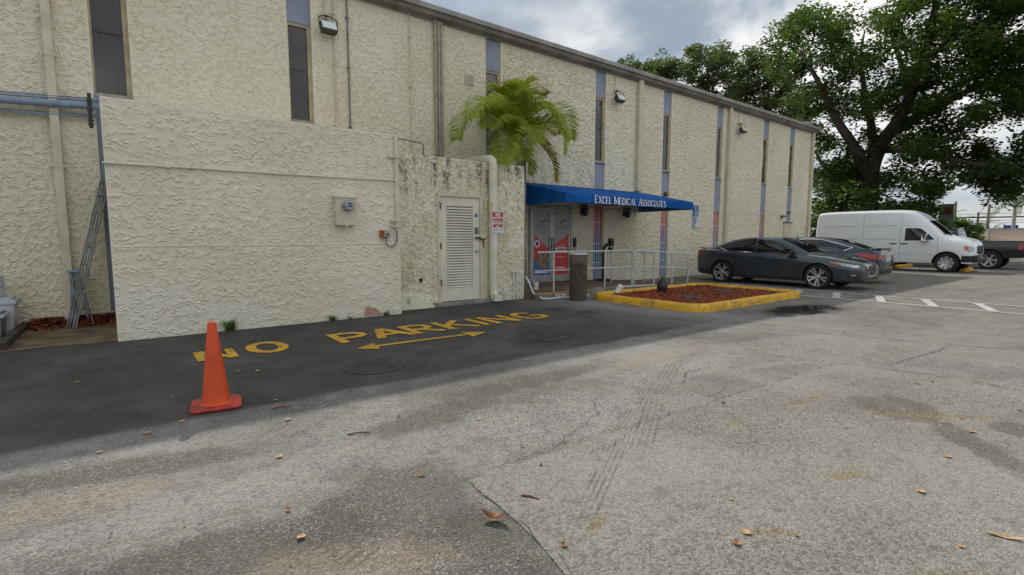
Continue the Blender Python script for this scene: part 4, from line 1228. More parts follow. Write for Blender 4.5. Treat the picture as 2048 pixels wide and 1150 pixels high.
# lanterns, gooseneck post
for k, x in enumerate((10.99, 12.94)):
    ln = thing('wall_lantern', ['dark wall lantern under the awning nearer the entrance doors', 'dark wall lantern under the right half of the awning'][k], 'wall lamp', (x, WY - 0.1, 2.1), group='dark lanterns under the awning')
    MB().box(x - 0.05, x + 0.05, WY - 0.03, WY, 2.12, 2.36).build('back_plate', M['black'], ln)
    MB().lathe([(0, 2.44), (0.05, 2.40), (0.12, 2.34), (0.115, 2.32), (0.095, 2.31), (0.075, 2.08), (0, 2.06)], (x, WY - 0.16, 0), 6).build('shade', M['black'], ln)
    MB().lathe([(0.0, 2.055), (0.06, 2.055), (0.06, 2.02), (0, 2.02)], (x, WY - 0.16, 0), 10).build('bottom_ring', M['lens'], ln)
gp = thing('gooseneck_stand', 'black gooseneck stand with a small device beside the entrance window', 'stand', (11.25, 10.2, 0.12))
MB().box(11.05, 11.45, 10.05, 10.35, 0.115, 0.20, bev=0.015).build('foot', M['dark_metal'], gp)
MB().tube([(11.25, 10.2, 0.19), (11.25, 10.2, 0.95), (11.27, 10.2, 1.10), (11.34, 10.2, 1.19), (11.45, 10.2, 1.22), (11.52, 10.2, 1.22)], 0.045, 10).build('stem', M['black'], gp, smooth=True, angle=40)
MB().box(11.50, 11.66, 10.14, 10.26, 1.16, 1.40, bev=0.015).build('device_head', M['black'], gp)
MB().box(11.49, 11.62, 10.15, 10.25, 0.98, 1.14, bev=0.012).build('device_tray', M['dark_metal'], gp)
tag(MB().tube([(10.72, WY - .04, 0.16), (10.74, WY - .3, 0.20), (10.80, WY - .4, 0.42), (10.66, WY - .1, 0.55), (10.62, WY - .03, 0.6)], 0.014, 8).build('black_hose', M['black'], smooth=True), 'thin black hose curling at the wall below the first lantern', 'hose')
bm_ = thing('door_brush', 'dark long-handled scraper leaning on the wall right of the entrance doors', 'brush', (10.65, WY - 0.1, .16))
MB().tube([(10.70, WY - 0.12, 0.155), (10.68, WY - 0.04, 1.15)], 0.012, 6).build('handle', M['dark_metal'], bm_)
MB().box(10.63, 10.73, WY - 0.07, WY - 0.02, 1.15, 1.42, bev=0.01).build('head', M['dark_metal'], bm_)
sn = thing('light_sensor', 'small brown lamp on the blue strip above the awning right end', 'wall lamp', (15.19, WY + 0.08, 2.97))
MB().lathe([(0, -0.10), (0.05, -0.10), (0.08, -0.05), (0.08, 0.0), (0, 0)], (15.15, WY + 0.034, 2.95), 12, axis='y').build('housing', M['rust'], sn)
sn2 = thing('light_sensor', 'small grey lamp on the farthest blue strip above the side door', 'wall lamp', (24.6, WY + 0.08, 2.5))
MB().lathe([(0, -0.10), (0.05, -0.10), (0.08, -0.05), (0.08, 0.0), (0, 0)], (24.6, WY + 0.034, 2.6), 12, axis='y').build('housing', M['bin_grey'], sn2)
MB_ = MB().box(23.75, 24.0, WY - 0.16, WY - 0.0, 2.36, 2.44)
tag(MB_.build('door_light', M['bronze']), 'small brown wall fitting left of the far side door', 'wall lamp')


# ---------------------------------------------------------------- floodlights
def flood(x, z, label, s=1.0):
    r = thing('floodlight', label, 'floodlight', (x, WY, z), group='floodlights on the facade')
    y = WY - 0.26
    tilt = Matrix.Translation((x, y, z)) @ Matrix.Rotation(R(-28), 4, 'X') @ Matrix.Scale(0.86, 4)
    hb = MB().box(-0.19, 0.19, -0.02, 0.12, -0.12, 0.12, bev=0.02)
    hb.box(-0.17, 0.17, 0.14, 0.17, -0.10, 0.10)
    hb.xf(tilt).build('housing', M['bronze'], r)
    MB().box(-0.165, 0.165, -0.027, -0.021, -0.10, 0.10).xf(tilt).build('lens', M['lens'], r)
    br = MB()
    br.tube([(x - 0.182, y + 0.06, z), (x - 0.182, y + 0.06, z + 0.16), (x - 0.05, y + 0.10, z + 0.22), (x + 0.05, y + 0.10, z + 0.22), (x + 0.182, y + 0.06, z + 0.16), (x + 0.182, y + 0.06, z)], 0.012, 6)
    br.tube([(x, y + 0.10, z + 0.22), (x, WY - 0.03, z + 0.27)], 0.022, 8)
    br.build('bracket', M['dark_metal'], r)
    MB().box(x - 0.07, x + 0.07, WY - 0.06, WY, z + 0.21, z + 0.33, bev=0.01).build('junction_box', M['cream'], r)
    MB().tube([(x - 0.02, WY - 0.03, z + 0.32), (x - 0.025, WY - 0.03, ROOF)], 0.012, 6).build('cable', M['cream'], r)


flood(3.50, 5.66, 'bronze floodlight beside the second upper window, nearest of the three')
flood(12.38, 5.72, 'bronze floodlight above the awning, middle of the three')
flood(19.80, 5.72, 'bronze floodlight near the far end of the facade')

# ---------------------------------------------------------------- ladders, bins, clutter at far left
ld = thing('extension_ladder', 'tall aluminium extension ladder leaning in the corner beside the annex', 'ladder', (-0.8, 10.3, 0))
b0, b1 = Vector((-0.82, 10.34, 0.012)), Vector((-0.735, 10.20, 0.012))
t0, t1 = Vector((-0.255, 10.80, 2.42)), Vector((-0.185, 10.74, 2.42))
for off, e in ((Vector((0, 0, 0)), 1.0), (Vector((0.035, -0.05, 0.0)), 0.94)):
    for a, b in ((b0, t0), (b1, t1)):
        MB().bar(a + off + (b - a) * 0.0, a + off + (b - a) * e, 0.022, 0.055).build('rail', M['ladder'], ld)
for k in range(8):
    f = 0.06 + k * 0.115
    MB().tube([b0.lerp(t0, f), b1.lerp(t1, f)], 0.014, 6).build('rung', M['ladder'], ld)
sl_ = thing('step_ladder', 'short grey step ladder standing behind the tall ladder', 'ladder', (-0.66, 10.6, 0))
for a, b in (((-0.78, 10.72, 0.012), (-0.74, 10.72, 0.86)), ((-0.56, 10.66, 0.012), (-0.66, 10.72, 0.86))):
    MB().bar(a, b, 0.02, 0.045).build('rail', M['blue_pipe'], sl_)
for a, b in (((-0.74, 10.52, 0.012), (-0.72, 10.69, 0.84)), ((-0.50, 10.50, 0.012), (-0.64, 10.68, 0.84))):
    MB().bar(a, b, 0.02, 0.035).build('rear_rail', M['ladder'], sl_)
for z in (0.25, 0.5, 0.74):
    MB().box(-0.765, -0.60, 10.64, 10.72, z, z + 0.02).build('step', M['blue_pipe'], sl_)
MB().box(-0.78, -0.62, 10.62, 10.75, 0.86, 0.885).build('top_cap', M['blue_pipe'], sl_)

tb = MB().box(-1.375, -1.285, 8.75, 10.80, 0.0, 0.10, bev=0.01)
tag(tb.build('edging_timber', M['timber']), 'dark timber edging board on the ground beside the plastic bins', 'timber')


def tub(label, cx, cy, w, d, h, m, lid, z0=0.0):
    r = thing('storage_tub', label, 'plastic tub', (cx, cy, z0))
    f = 0.88
    vs = [(cx + sx * w / 2 * f, cy + sy * d / 2 * f, z0) for sx, sy in ((-1, -1), (1, -1), (1, 1), (-1, 1))] + [(cx + sx * w / 2, cy + sy * d / 2, z0 + h) for sx, sy in ((-1, -1), (1, -1), (1, 1), (-1, 1))]
    MB().add(vs, [(3, 2, 1, 0), (4, 5, 6, 7), (0, 1, 5, 4), (1, 2, 6, 5), (2, 3, 7, 6), (3, 0, 4, 7)]).build('body', m, r)
    MB().box(cx - w / 2 - 0.025, cx + w / 2 + 0.025, cy - d / 2 - 0.025, cy + d / 2 + 0.025, z0 + h - 0.06, z0 + h - 0.012, bev=0.01).build('rim', lid, r)
    MB().box(cx - w / 2 + 0.02, cx + w / 2 - 0.02, cy - d / 2 + 0.02, cy + d / 2 - 0.02, z0 + h + 0.0005, z0 + h + 0.03, bev=0.01).build('lid', lid, r)
    return r


tub('pale plastic tub with blue-white lid at the far left edge', -1.66, 10.45, 0.60, 0.46, 0.50, M['tub'], M['tub_lid'])
tub('grey plastic bin in front of the pale tub at the left edge', -1.72, 9.95, 0.58, 0.40, 0.36, M['bin_grey'], M['tub_lid'])
bk = thing('bucket_stack', 'stack of white nested buckets standing on the pale tub', 'bucket', (-1.64, 10.5, 0.53))
for k in range(5):
    z = 0.532 + k * 0.05
    MB().lathe([(0.0, z), (0.105, z), (0.118, z + 0.10), (0.128, z + 0.10), (0.128, z + 0.125), (0.112, z + 0.125), (0.0, z + 0.122)], (-1.60, 10.52, 0), 18).build('bucket', M['tub'], bk, smooth=True, angle=35)
# mulch chips scattered along the wall foot
rng = np.random.RandomState(3)


def chips(name, n, fx, fy, fz, size, seed, m):
    rg = np.random.RandomState(seed)
    x, y = fx(rg, n), fy(rg, n)
    z = fz(x, y) + rg.rand(n) * size * 0.5
    a = rg.rand(n) * 2 * np.pi; L = size * (0.5 + rg.rand(n)); W_ = size * (0.15 + 0.3 * rg.rand(n))
    tl = (rg.rand(n) - 0.3) * 0.7
    dx, dy, dz = np.cos(a) * L, np.sin(a) * L, tl * L
    px, py = -np.sin(a) * W_, np.cos(a) * W_
    c = np.stack([x, y, z], 1)
    d = np.stack([dx, dy, dz], 1); pp = np.stack([px, py, (rg.rand(n) - .5) * W_], 1)
    V = np.stack([c - d - pp, c + d - pp, c + d + pp, c - d + pp], 1).reshape(-1, 3)
    me = soup(name, V, 4); me.materials.append(m)
    return link(name, me)


o = chips('mulch_chips', 1500, lambda r, n: -1.25 + 1.05 * r.rand(n), lambda r, n: 10.82 - np.abs(r.randn(n)) * 0.18, lambda x, y: 0.015 + 0.10 * np.clip((y - 10.5) / 0.35, 0, 1), 0.045, 4, M['mulch'])
o['kind'] = 'stuff'; o['label'] = 'reddish bark chips heaped along the wall foot behind the ladder'; o['category'] = 'mulch'

# ---------------------------------------------------------------- planter with yellow kerb
PX0, PX1, PY0, PY1 = 8.42, 12.92, 5.22, 8.12
pl = thing('planter_bed', 'planting bed of red mulch ringed by a thick yellow kerb', 'planter', ((PX0 + PX1) / 2, (PY0 + PY1) / 2, 0))


def rrect(x0, x1, y0, y1, r, n=7):
    out = []
    for cx, cy, a in ((x1 - r, y0 + r, -90), (x1 - r, y1 - r, 0), (x0 + r, y1 - r, 90), (x0 + r, y0 + r, 180)):
        out += [(cx + r * math.cos(R(a + 90 * i / n)), cy + r * math.sin(R(a + 90 * i / n))) for i in range(n + 1)]
    return out


def densify(loop, step=0.12):
    out = []
    for a, b in zip(loop, loop[1:] + loop[:1]):
        n = max(1, int(math.hypot(b[0] - a[0], b[1] - a[1]) / step))
        out += [(a[0] + (b[0] - a[0]) * i / n, a[1] + (b[1] - a[1]) * i / n) for i in range(n)]
    return out


mid_ = densify(rrect(PX0 + 0.09, PX1 - 0.09, PY0 + 0.09, PY1 - 0.09, 0.33))
N_ = len(mid_)
prof = [(0.105, 0.0), (0.10, 0.08), (0.085, 0.125), (0.05, 0.148), (0.0, 0.155), (-0.05, 0.148), (-0.08, 0.12), (-0.09, 0.03)]
kv, kf = [], []
for i, (x, y) in enumerate(mid_):
    a, b = mid_[i - 1], mid_[(i + 1) % N_]
    q = math.hypot(b[0] - a[0], b[1] - a[1])
    nx, ny = (b[1] - a[1]) / q, -(b[0] - a[0]) / q
    wob = 0.010 * float(pn(np.array([x * 1.7]), np.array([y * 1.7]), 9)[0])
    for d, z in prof:
        kv.append((x + nx * (d + wob), y + ny * (d + wob), z + (wob * 0.8 if z > 0 else 0)))
K = len(prof)
for i in range(N_):
    j = (i + 1) % N_
    for k in range(K - 1):
        kf.append((i * K + k, j * K + k, j * K + k + 1, i * K + k + 1))
MB().add(kv, kf).build('kerb', M['kerb_yellow'], pl, smooth=True, angle=60)
inn = rrect(PX0 + 0.16, PX1 - 0.16, PY0 + 0.16, PY1 - 0.16, 0.28)
MB().add([(x, y, 0.085) for x, y in inn], [tuple(range(len(inn)))]).build('mulch_surface', M['mulch'], pl)
o = chips('mulch_chips', 14000, lambda r, n: PX0 + 0.2 + (PX1 - PX0 - 0.4) * r.rand(n), lambda r, n: PY0 + 0.2 + (PY1 - PY0 - 0.4) * r.rand(n), lambda x, y: 0.088 + 0.02 * pn(x * 1.5, y * 1.5, 3), 0.028, 8, M['mulch'])
o.parent = pl; o.location = -pl.location; o['kind'] = 'stuff'
for k, (x, y) in enumerate(((9.85, 6.35), (11.6, 6.55))):
    r = thing('drain_cover', ['dark round cover lying in the red mulch, the nearer one', 'dark round cover lying in the red mulch, the farther one'][k], 'cover', (x, y, 0.1), group='covers in the planter')
    MB().lathe([(0.0, 0.135), (0.19, 0.132), (0.21, 0.13), (0.22, 0.122), (0.25, 0.118), (0.25, 0.07)], (x, y, 0), 24).build('lid', M['iron'], r, smooth=True, angle=30)
sp_ = thing('garden_spotlight', 'small black garden spotlight at the back of the red mulch', 'garden light', (10.09, 7.25, 0.1))
MB().lathe([(0.0, 0.10), (0.11, 0.10), (0.13, 0.20), (0.12, 0.30), (0.07, 0.38), (0.0, 0.40)], (10.35, 7.45, 0), 12).build('hood', M['black'], sp_, smooth=True, angle=40)
MB().tube([(10.35, 7.45, 0.38), (10.36, 7.45, 0.47)], 0.02, 6).build('knob', M['black'], sp_)
# white pipe ends
for k, (x, y, z, tx, lb) in enumerate(((7.95, 9.4, 0.15, 0.0, 'upright white pipe end on the walk left of the entrance kerb'), (9.25, 7.95, 0.10, 0.22, 'tilted white pipe end at the back corner of the planter'))):
    r = thing('pipe_end', lb, 'pipe', (x, y, z))
    MB().tube([(x, y, z), (x + tx * 0.5, y - tx * 0.2, z + 0.16)], 0.062, 14).build('pipe', M['pvc'], r, smooth=True, angle=40)
    MB().tube([(x + tx * 0.35, y - tx * 0.14, z + 0.115), (x + tx * 0.56, y - tx * 0.22, z + 0.175)], 0.074, 14).build('cap', M['pvc'], r, smooth=True, angle=40)
r = thing('ground_pipe', 'thin white pipe bending down the wall corner and along the kerb foot', 'pipe', (7.6, 8.5, 0))
MB().tube([(7.35, BY - 0.03, 0.52), (7.39, BY - 0.10, 0.40), (7.36, BY - 0.30, 0.15), (7.42, 8.53, 0.04), (7.55, 8.50, 0.028), (8.9, 8.50, 0.028)], 0.02, 8).build('pipe', M['pvc'], r, smooth=True)
r = thing('ground_pipe', 'thin white pipe lying along the back edge of the planter', 'pipe', (9.6, 8.3, 0))
MB().tube([(9.36, 8.0, 0.20), (9.55, 8.22, 0.185), (9.9, 8.40, 0.17), (11.4, 8.45, 0.135)], 0.02, 8).build('pipe', M['pvc'], r, smooth=True)

# ---------------------------------------------------------------- trash can
tc = thing('trash_can', 'tall round brown trash can with pale top before the entrance', 'trash can', (8.05, 8.02, 0))
cx, cy = 8.07, 8.06
MB().lathe([(0.0, 0.0), (0.195, 0.0), (0.20, 0.02), (0.20, 0.77), (0.206, 0.78), (0.206, 0.80), (0.19, 0.805), (0.19, 0.82), (0.207, 0.825), (0.207, 1.02), (0.203, 1.045)], (cx, cy, 0), 32).build('body', M['can'], tc, smooth=True, angle=35)
MB().lathe([(0.203, 1.045), (0.198, 1.065), (0.17, 1.075), (0.12, 1.065), (0.11, 1.02), (0, 1.02)], (cx, cy, 0), 32).build('lid_rim', M['can_rim'], tc, smooth=True, angle=50)
mk = MB()
mm = lambda a, b, l: (cx + 0.21 * math.sin(a) * 0.98 + 0.0, cy - (0.209 + l) * math.cos(a), 0.86 + b)
ribbon(mk, [(0.30, 0.03), (0.33, 0.0), (0.40, 0.11)], 0.018, mm, 0.001)
ribbon(mk, [(0.55, 0.06), (0.58, 0.10), (0.64, 0.09), (0.60, 0.03)], 0.015, mm, 0.001)
mk.build('chalk_mark', M['letters'], tc)

# ---------------------------------------------------------------- cone
cn = thing('traffic_cone', 'faded orange traffic cone with square red base on the asphalt', 'traffic cone', (0.52, 4.76, 0), rz=R(-8), world=False)
MB().lathe([(0.0, 0.0305), (0.118, 0.0315), (0.108, 0.040), (0.103, 0.055), (0.033, 0.690), (0.029, 0.712), (0.022, 0.713), (0.020, 0.66)], (0, 0, 0), 36).build('cone_body', M['cone'], cn, smooth=True, angle=40)
def ring_plate(levels, name, m, parent):
    """stacked rounded-square rings (half width, corner radius, z)"""
    rings = [[(x, y, z) for x, y in rrect(-h, h, -h, h, r, 5)] for h, r, z in levels]
    n = len(rings[0])
    mb = MB().add([p for r in rings for p in r], [(i * n + k, i * n + (k + 1) % n, (i + 1) * n + (k + 1) % n, (i + 1) * n + k) for i in range(len(rings) - 1) for k in range(n)] + [tuple(range(n))[::-1], tuple((len(rings) - 1) * n + k for k in range(n))])
    return mb.build(name, m, parent, smooth=True, angle=40)


ring_plate([(0.172, 0.045, 0.002), (0.182, 0.05, 0.008), (0.185, 0.052, 0.022), (0.178, 0.05, 0.029), (0.160, 0.045, 0.031)], 'base', M['cone_base'], cn)

# ---------------------------------------------------------------- covers and puddle
for k, (x, y, rad, lb) in enumerate(((2.08, 5.20, 0.335, 'round iron manhole cover below the yellow arrow'), (4.68, 5.30, 0.30, 'dark iron manhole cover on an oily patch, right of the yellow arrow'))):
    r = thing('manhole_cover', lb, 'manhole cover', (x, y, 0), group='manhole covers in the asphalt')
    MB().lathe([(rad, 0.0), (rad, 0.011), (rad - 0.03, 0.012), (rad - 0.032, 0.004), (rad - 0.04, 0.004), (rad - 0.042, 0.010), (0, 0.010)], (x, y, 0), 40).build('frame', M['iron'], r)
    lid = MB()
    for i in range(-6, 7):
        for j in range(-6, 7):
            if (i * i + j * j) ** 0.5 * 0.042 < rad - 0.07:
                lid.box(x + i * 0.042 - 0.013, x + i * 0.042 + 0.013, y + j * 0.042 - 0.013, y + j * 0.042 + 0.013, 0.0102, 0.0135)
    lid.build('tread_pattern', M['iron'], r)
pv = []
for k in range(72):
    a = 2 * math.pi * k / 72
    q = 1 + 0.30 * float(pn(np.array([math.cos(a) * 1.6]), np.array([math.sin(a) * 1.6]), 2)[0]) + 0.16 * float(pn(np.array([math.cos(a) * 5]), np.array([math.sin(a) * 5]), 5)[0])
    pv.append((10.45 + 1.6 * q * math.cos(a), 4.32 + 0.75 * q * math.sin(a) - 0.15 * math.cos(a), 0.006))
pud = struct(MB().add(pv, [tuple(range(72))]).build('puddle', M['water']))

# wheel stops
for k, (x, y, rz, L, lb) in enumerate(((28.5, 5.15, 0, 1.5, 'yellow concrete wheel stop showing past the nose of the white van'), (29.6, 7.7, 0, 2.6, 'yellow concrete wheel stop seen under the white van'))):
    o = MB().prism([(-0.09, 0.0), (0.09, 0.0), (0.075, 0.10), (0.045, 0.14), (-0.045, 0.14), (-0.075, 0.10)], -L / 2, L / 2, axis='x').build('wheel_stop', M['kerb_yellow'])
    o.location = (x, y, 0)
    tag(o, lb, 'wheel stop', 'yellow wheel stops')
# ---------------------------------------------------------------- vehicles
def pchip(xs, ys, x):
    xs, ys, x = np.asarray(xs, float), np.asarray(ys, float), np.asarray(x, float)
    h = np.diff(xs); d = np.diff(ys) / h
    m = np.zeros(len(xs))
    for i in range(1, len(xs) - 1):
        if d[i - 1] * d[i] > 0:
            w1, w2 = 2 * h[i] + h[i - 1], h[i] + 2 * h[i - 1]
            m[i] = (w1 + w2) / (w1 / d[i - 1] + w2 / d[i])
    m[0], m[-1] = d[0], d[-1]
    i = np.clip(np.searchsorted(xs, x) - 1, 0, len(xs) - 2)
    t = (x - xs[i]) / h[i]
    return (2 * t ** 3 - 3 * t ** 2 + 1) * ys[i] + (t ** 3 - 2 * t ** 2 + t) * h[i] * m[i] + (-2 * t ** 3 + 3 * t ** 2) * ys[i + 1] + (t ** 3 - t ** 2) * h[i] * m[i + 1]


def loft(name, X, curves, sect, n=60, sub=1):
    """curves: dict of control arrays over X; sect(dict of values) -> half section from bottom centre to top centre"""
    xs = np.linspace(0, 1, n)
    xs = X[0] + (X[-1] - X[0]) * (0.5 - 0.5 * np.cos(np.pi * xs)) * 0.45 + (X[-1] - X[0]) * xs * 0.55
    vals = {k: pchip(X, v, xs) for k, v in curves.items()}
    rings = []
    for i, x in enumerate(xs):
        half = sect({k: v[i] for k, v in vals.items()})
        ring = [(x, y, z) for y, z in half] + [(x, -y, z) for y, z in half[-2:0:-1]]
        rings.append(ring)
    m = len(rings[0])
    mb = MB()
    vs = [p for r in rings for p in r]
    fs = [(i * m + k, i * m + (k + 1) % m, (i + 1) * m + (k + 1) % m, (i + 1) * m + k) for i in range(n - 1) for k in range(m)]
    fs.append(tuple(range(m))); fs.append(tuple((n - 1) * m + k for k in range(m))[::-1])
    mb.add(vs, fs)
    me = bpy.data.meshes.new(name)
    me.from_pydata(mb.v, [], mb.f)
    bm = bmesh.new(); bm.from_mesh(me); bmesh.ops.recalc_face_normals(bm, faces=bm.faces[:]); bm.to_mesh(me); bm.free()
    return me


def carve(me, axles, r, half_w, z, depth=0.34):
    """cut wheel wells and mark their inner faces with material 1"""
    o = bpy.data.objects.new('tmp_body', me); COL.objects.link(o)
    cut = MB()
    for ax in axles:
        for s in (-1, 1):
            cut.lathe([(0.0, s * (half_w - depth)), (r, s * (half_w - depth)), (r, s * (half_w + 0.3)), (0, s * (half_w + 0.3))], (ax, 0, z), 36, axis='y')
    c = cut.build('tmp_cut', M['black'])
    bo = o.modifiers.new('b', 'BOOLEAN'); bo.object = c; bo.operation = 'DIFFERENCE'; bo.solver = 'EXACT'
    dg = bpy.context.evaluated_depsgraph_get(); dg.update()
    out = bpy.data.meshes.new_from_object(o.evaluated_get(dg))
    bpy.data.objects.remove(o); bpy.data.objects.remove(c)
    return out


def assign_wells(me, axles, r, z):
    for p in me.polygons:
        c = p.center
        for ax in axles:
            d = math.hypot(c.x - ax, c.z - z)
            if d < r * 1.02 and (d < r * 0.93 or Vector((c.x - ax, 0, c.z - z)).normalized().dot(p.normal) < -0.6) and (abs(p.normal.y) < 0.5 or abs(c.y) < 0.7):
                p.material_index = 1


def bvh_of(meshes):
    vs, fs = [], []
    for me in meshes:
        b = len(vs)
        vs += [v.co.copy() for v in me.vertices]; fs += [tuple(i + b for i in p.vertices) for p in me.polygons]
    return BVHTree.FromPolygons(vs, fs)


def resample(pts, n):
    P = [Vector((a, b)) for a, b in pts]
    L = [0.0]
    for a, b in zip(P[:-1], P[1:]): L.append(L[-1] + (b - a).length)
    out = []
    for i in range(n):
        t = L[-1] * i / (n - 1)
        j = max(k for k in range(len(L) - 1) if L[k] <= t + 1e-9) if t < L[-1] else len(L) - 2
        q = (t - L[j]) / max(1e-9, L[j + 1] - L[j])
        out.append(P[j].lerp(P[j + 1], q))
    return out


def patch_on(bvh, mode, lower, upper, nc=14, nr=5, off=0.004, side=1):
    """project a panel onto a body: mode 'side' (x,z), 'top' (x,y), 'front'/'rear' (y,z)"""
    lo, up = resample(lower, nc), resample(upper, nc)
    vs = []
    for r in range(nr):
        for c in range(nc):
            q = lo[c].lerp(up[c], r / (nr - 1))
            if mode == 'side': o, d = Vector((q.x, side * 4, q.y)), Vector((0, -side, 0))
            elif mode == 'top': o, d = Vector((q.x, q.y, 5)), Vector((0, 0, -1))
            elif mode == 'front': o, d = Vector((6, q.x, q.y)), Vector((-1, 0, 0))
            else: o, d = Vector((-6, q.x, q.y)), Vector((1, 0, 0))
            h = bvh.ray_cast(o, d)
            p = h[0] - d * off if h[0] is not None else (vs[-1] if vs else o + d * 4)
            vs.append(Vector(p))
    fs = [(r * nc + c, r * nc + c + 1, (r + 1) * nc + c + 1, (r + 1) * nc + c) for r in range(nr - 1) for c in range(nc - 1)]
    return MB().add(vs, fs)


def strip(bvh, mode, pts, wd, nc=24, off=0.003, side=1):
    P = resample(pts, nc)
    lo, up = [], []
    for i in range(nc):
        d = (P[min(i + 1, nc - 1)] - P[max(i - 1, 0)]).normalized()
        nrm = Vector((-d.y, d.x)) * wd / 2
        lo.append(tuple(P[i] - nrm)); up.append(tuple(P[i] + nrm))
    return patch_on(bvh, mode, lo, up, nc, 2, off, side)


def wheel(root, x, y, r, wd, side, style, rim_mat, tname='wheel'):
    """tyre mesh with rim, spokes as sub-part; side=+1 outer face towards +y"""
    s = side
    k = r / 0.34
    ri = r * (0.76 if style == 'ten' else 0.68)
    prof = [(ri, -wd * 0.42), (r * 0.90, -wd * 0.5), (r * 0.975, -wd * 0.42), (r, -wd * 0.30), (r, wd * 0.30), (r * 0.975, wd * 0.42), (r * 0.90, wd * 0.5), (ri, wd * 0.42), (ri * 0.97, wd * 0.30), (ri * 0.97, -wd * 0.42), (ri, -wd * 0.42)]
    ty = MB().lathe(prof, (0, 0, 0), 40, axis='y').build('wheel', M['rubber'], root, smooth=True, angle=35, loc=(x, y, r))
    rb = MB().lathe([(0.0, -s * wd * 0.05), (ri * 0.97, -s * wd * 0.05)], (0, 0, 0), 28, axis='y')
    rb.build('wheel_back', M['black'], ty)
    sp = MB()
    rim_o = s * wd * 0.42
    sp.lathe([(ri * 0.985, rim_o), (ri * 0.93, rim_o - s * 0.012), (ri * 0.92, rim_o - s * 0.05)], (0, 0, 0), 40, axis='y')
    n = 10 if style == 'ten' else (8 if style == 'steel' else 6)
    for i in range(n):
        a = 2 * math.pi * i / n + (0.1 if i % 2 else -0.1) * (style == 'ten')
        d, t = Vector((math.cos(a), 0, math.sin(a))), Vector((-math.sin(a), 0, math.cos(a)))
        w0, w1 = (0.016 * k, 0.026 * k) if style == 'ten' else ((0.05 * k, 0.05 * k) if style == 'steel' else (0.03 * k, 0.04 * k))
        p0, p1 = d * 0.045 * k, d * ri * 0.95
        y0, y1 = s * (abs(rim_o) - 0.035), s * (abs(rim_o) - 0.006)
        vs = [p0 - t * w0 + Vector((0, y0, 0)), p0 + t * w0 + Vector((0, y0, 0)), p1 + t * w1 + Vector((0, y1, 0)), p1 - t * w1 + Vector((0, y1, 0))]
        vs += [v - Vector((0, s * 0.03, 0)) for v in vs]
        sp.add(vs, [(0, 1, 2, 3), (0, 4, 5, 1), (1, 5, 6, 2), (2, 6, 7, 3), (3, 7, 4, 0)])
    sp.lathe([(0.0, rim_o - s * 0.012), (0.045 * k, rim_o - s * 0.02), (0.06 * k, rim_o - s * 0.05)], (0, 0, 0), 16, axis='y')
    sp.build('rim', rim_mat, ty, smooth=True, angle=30)
    return ty


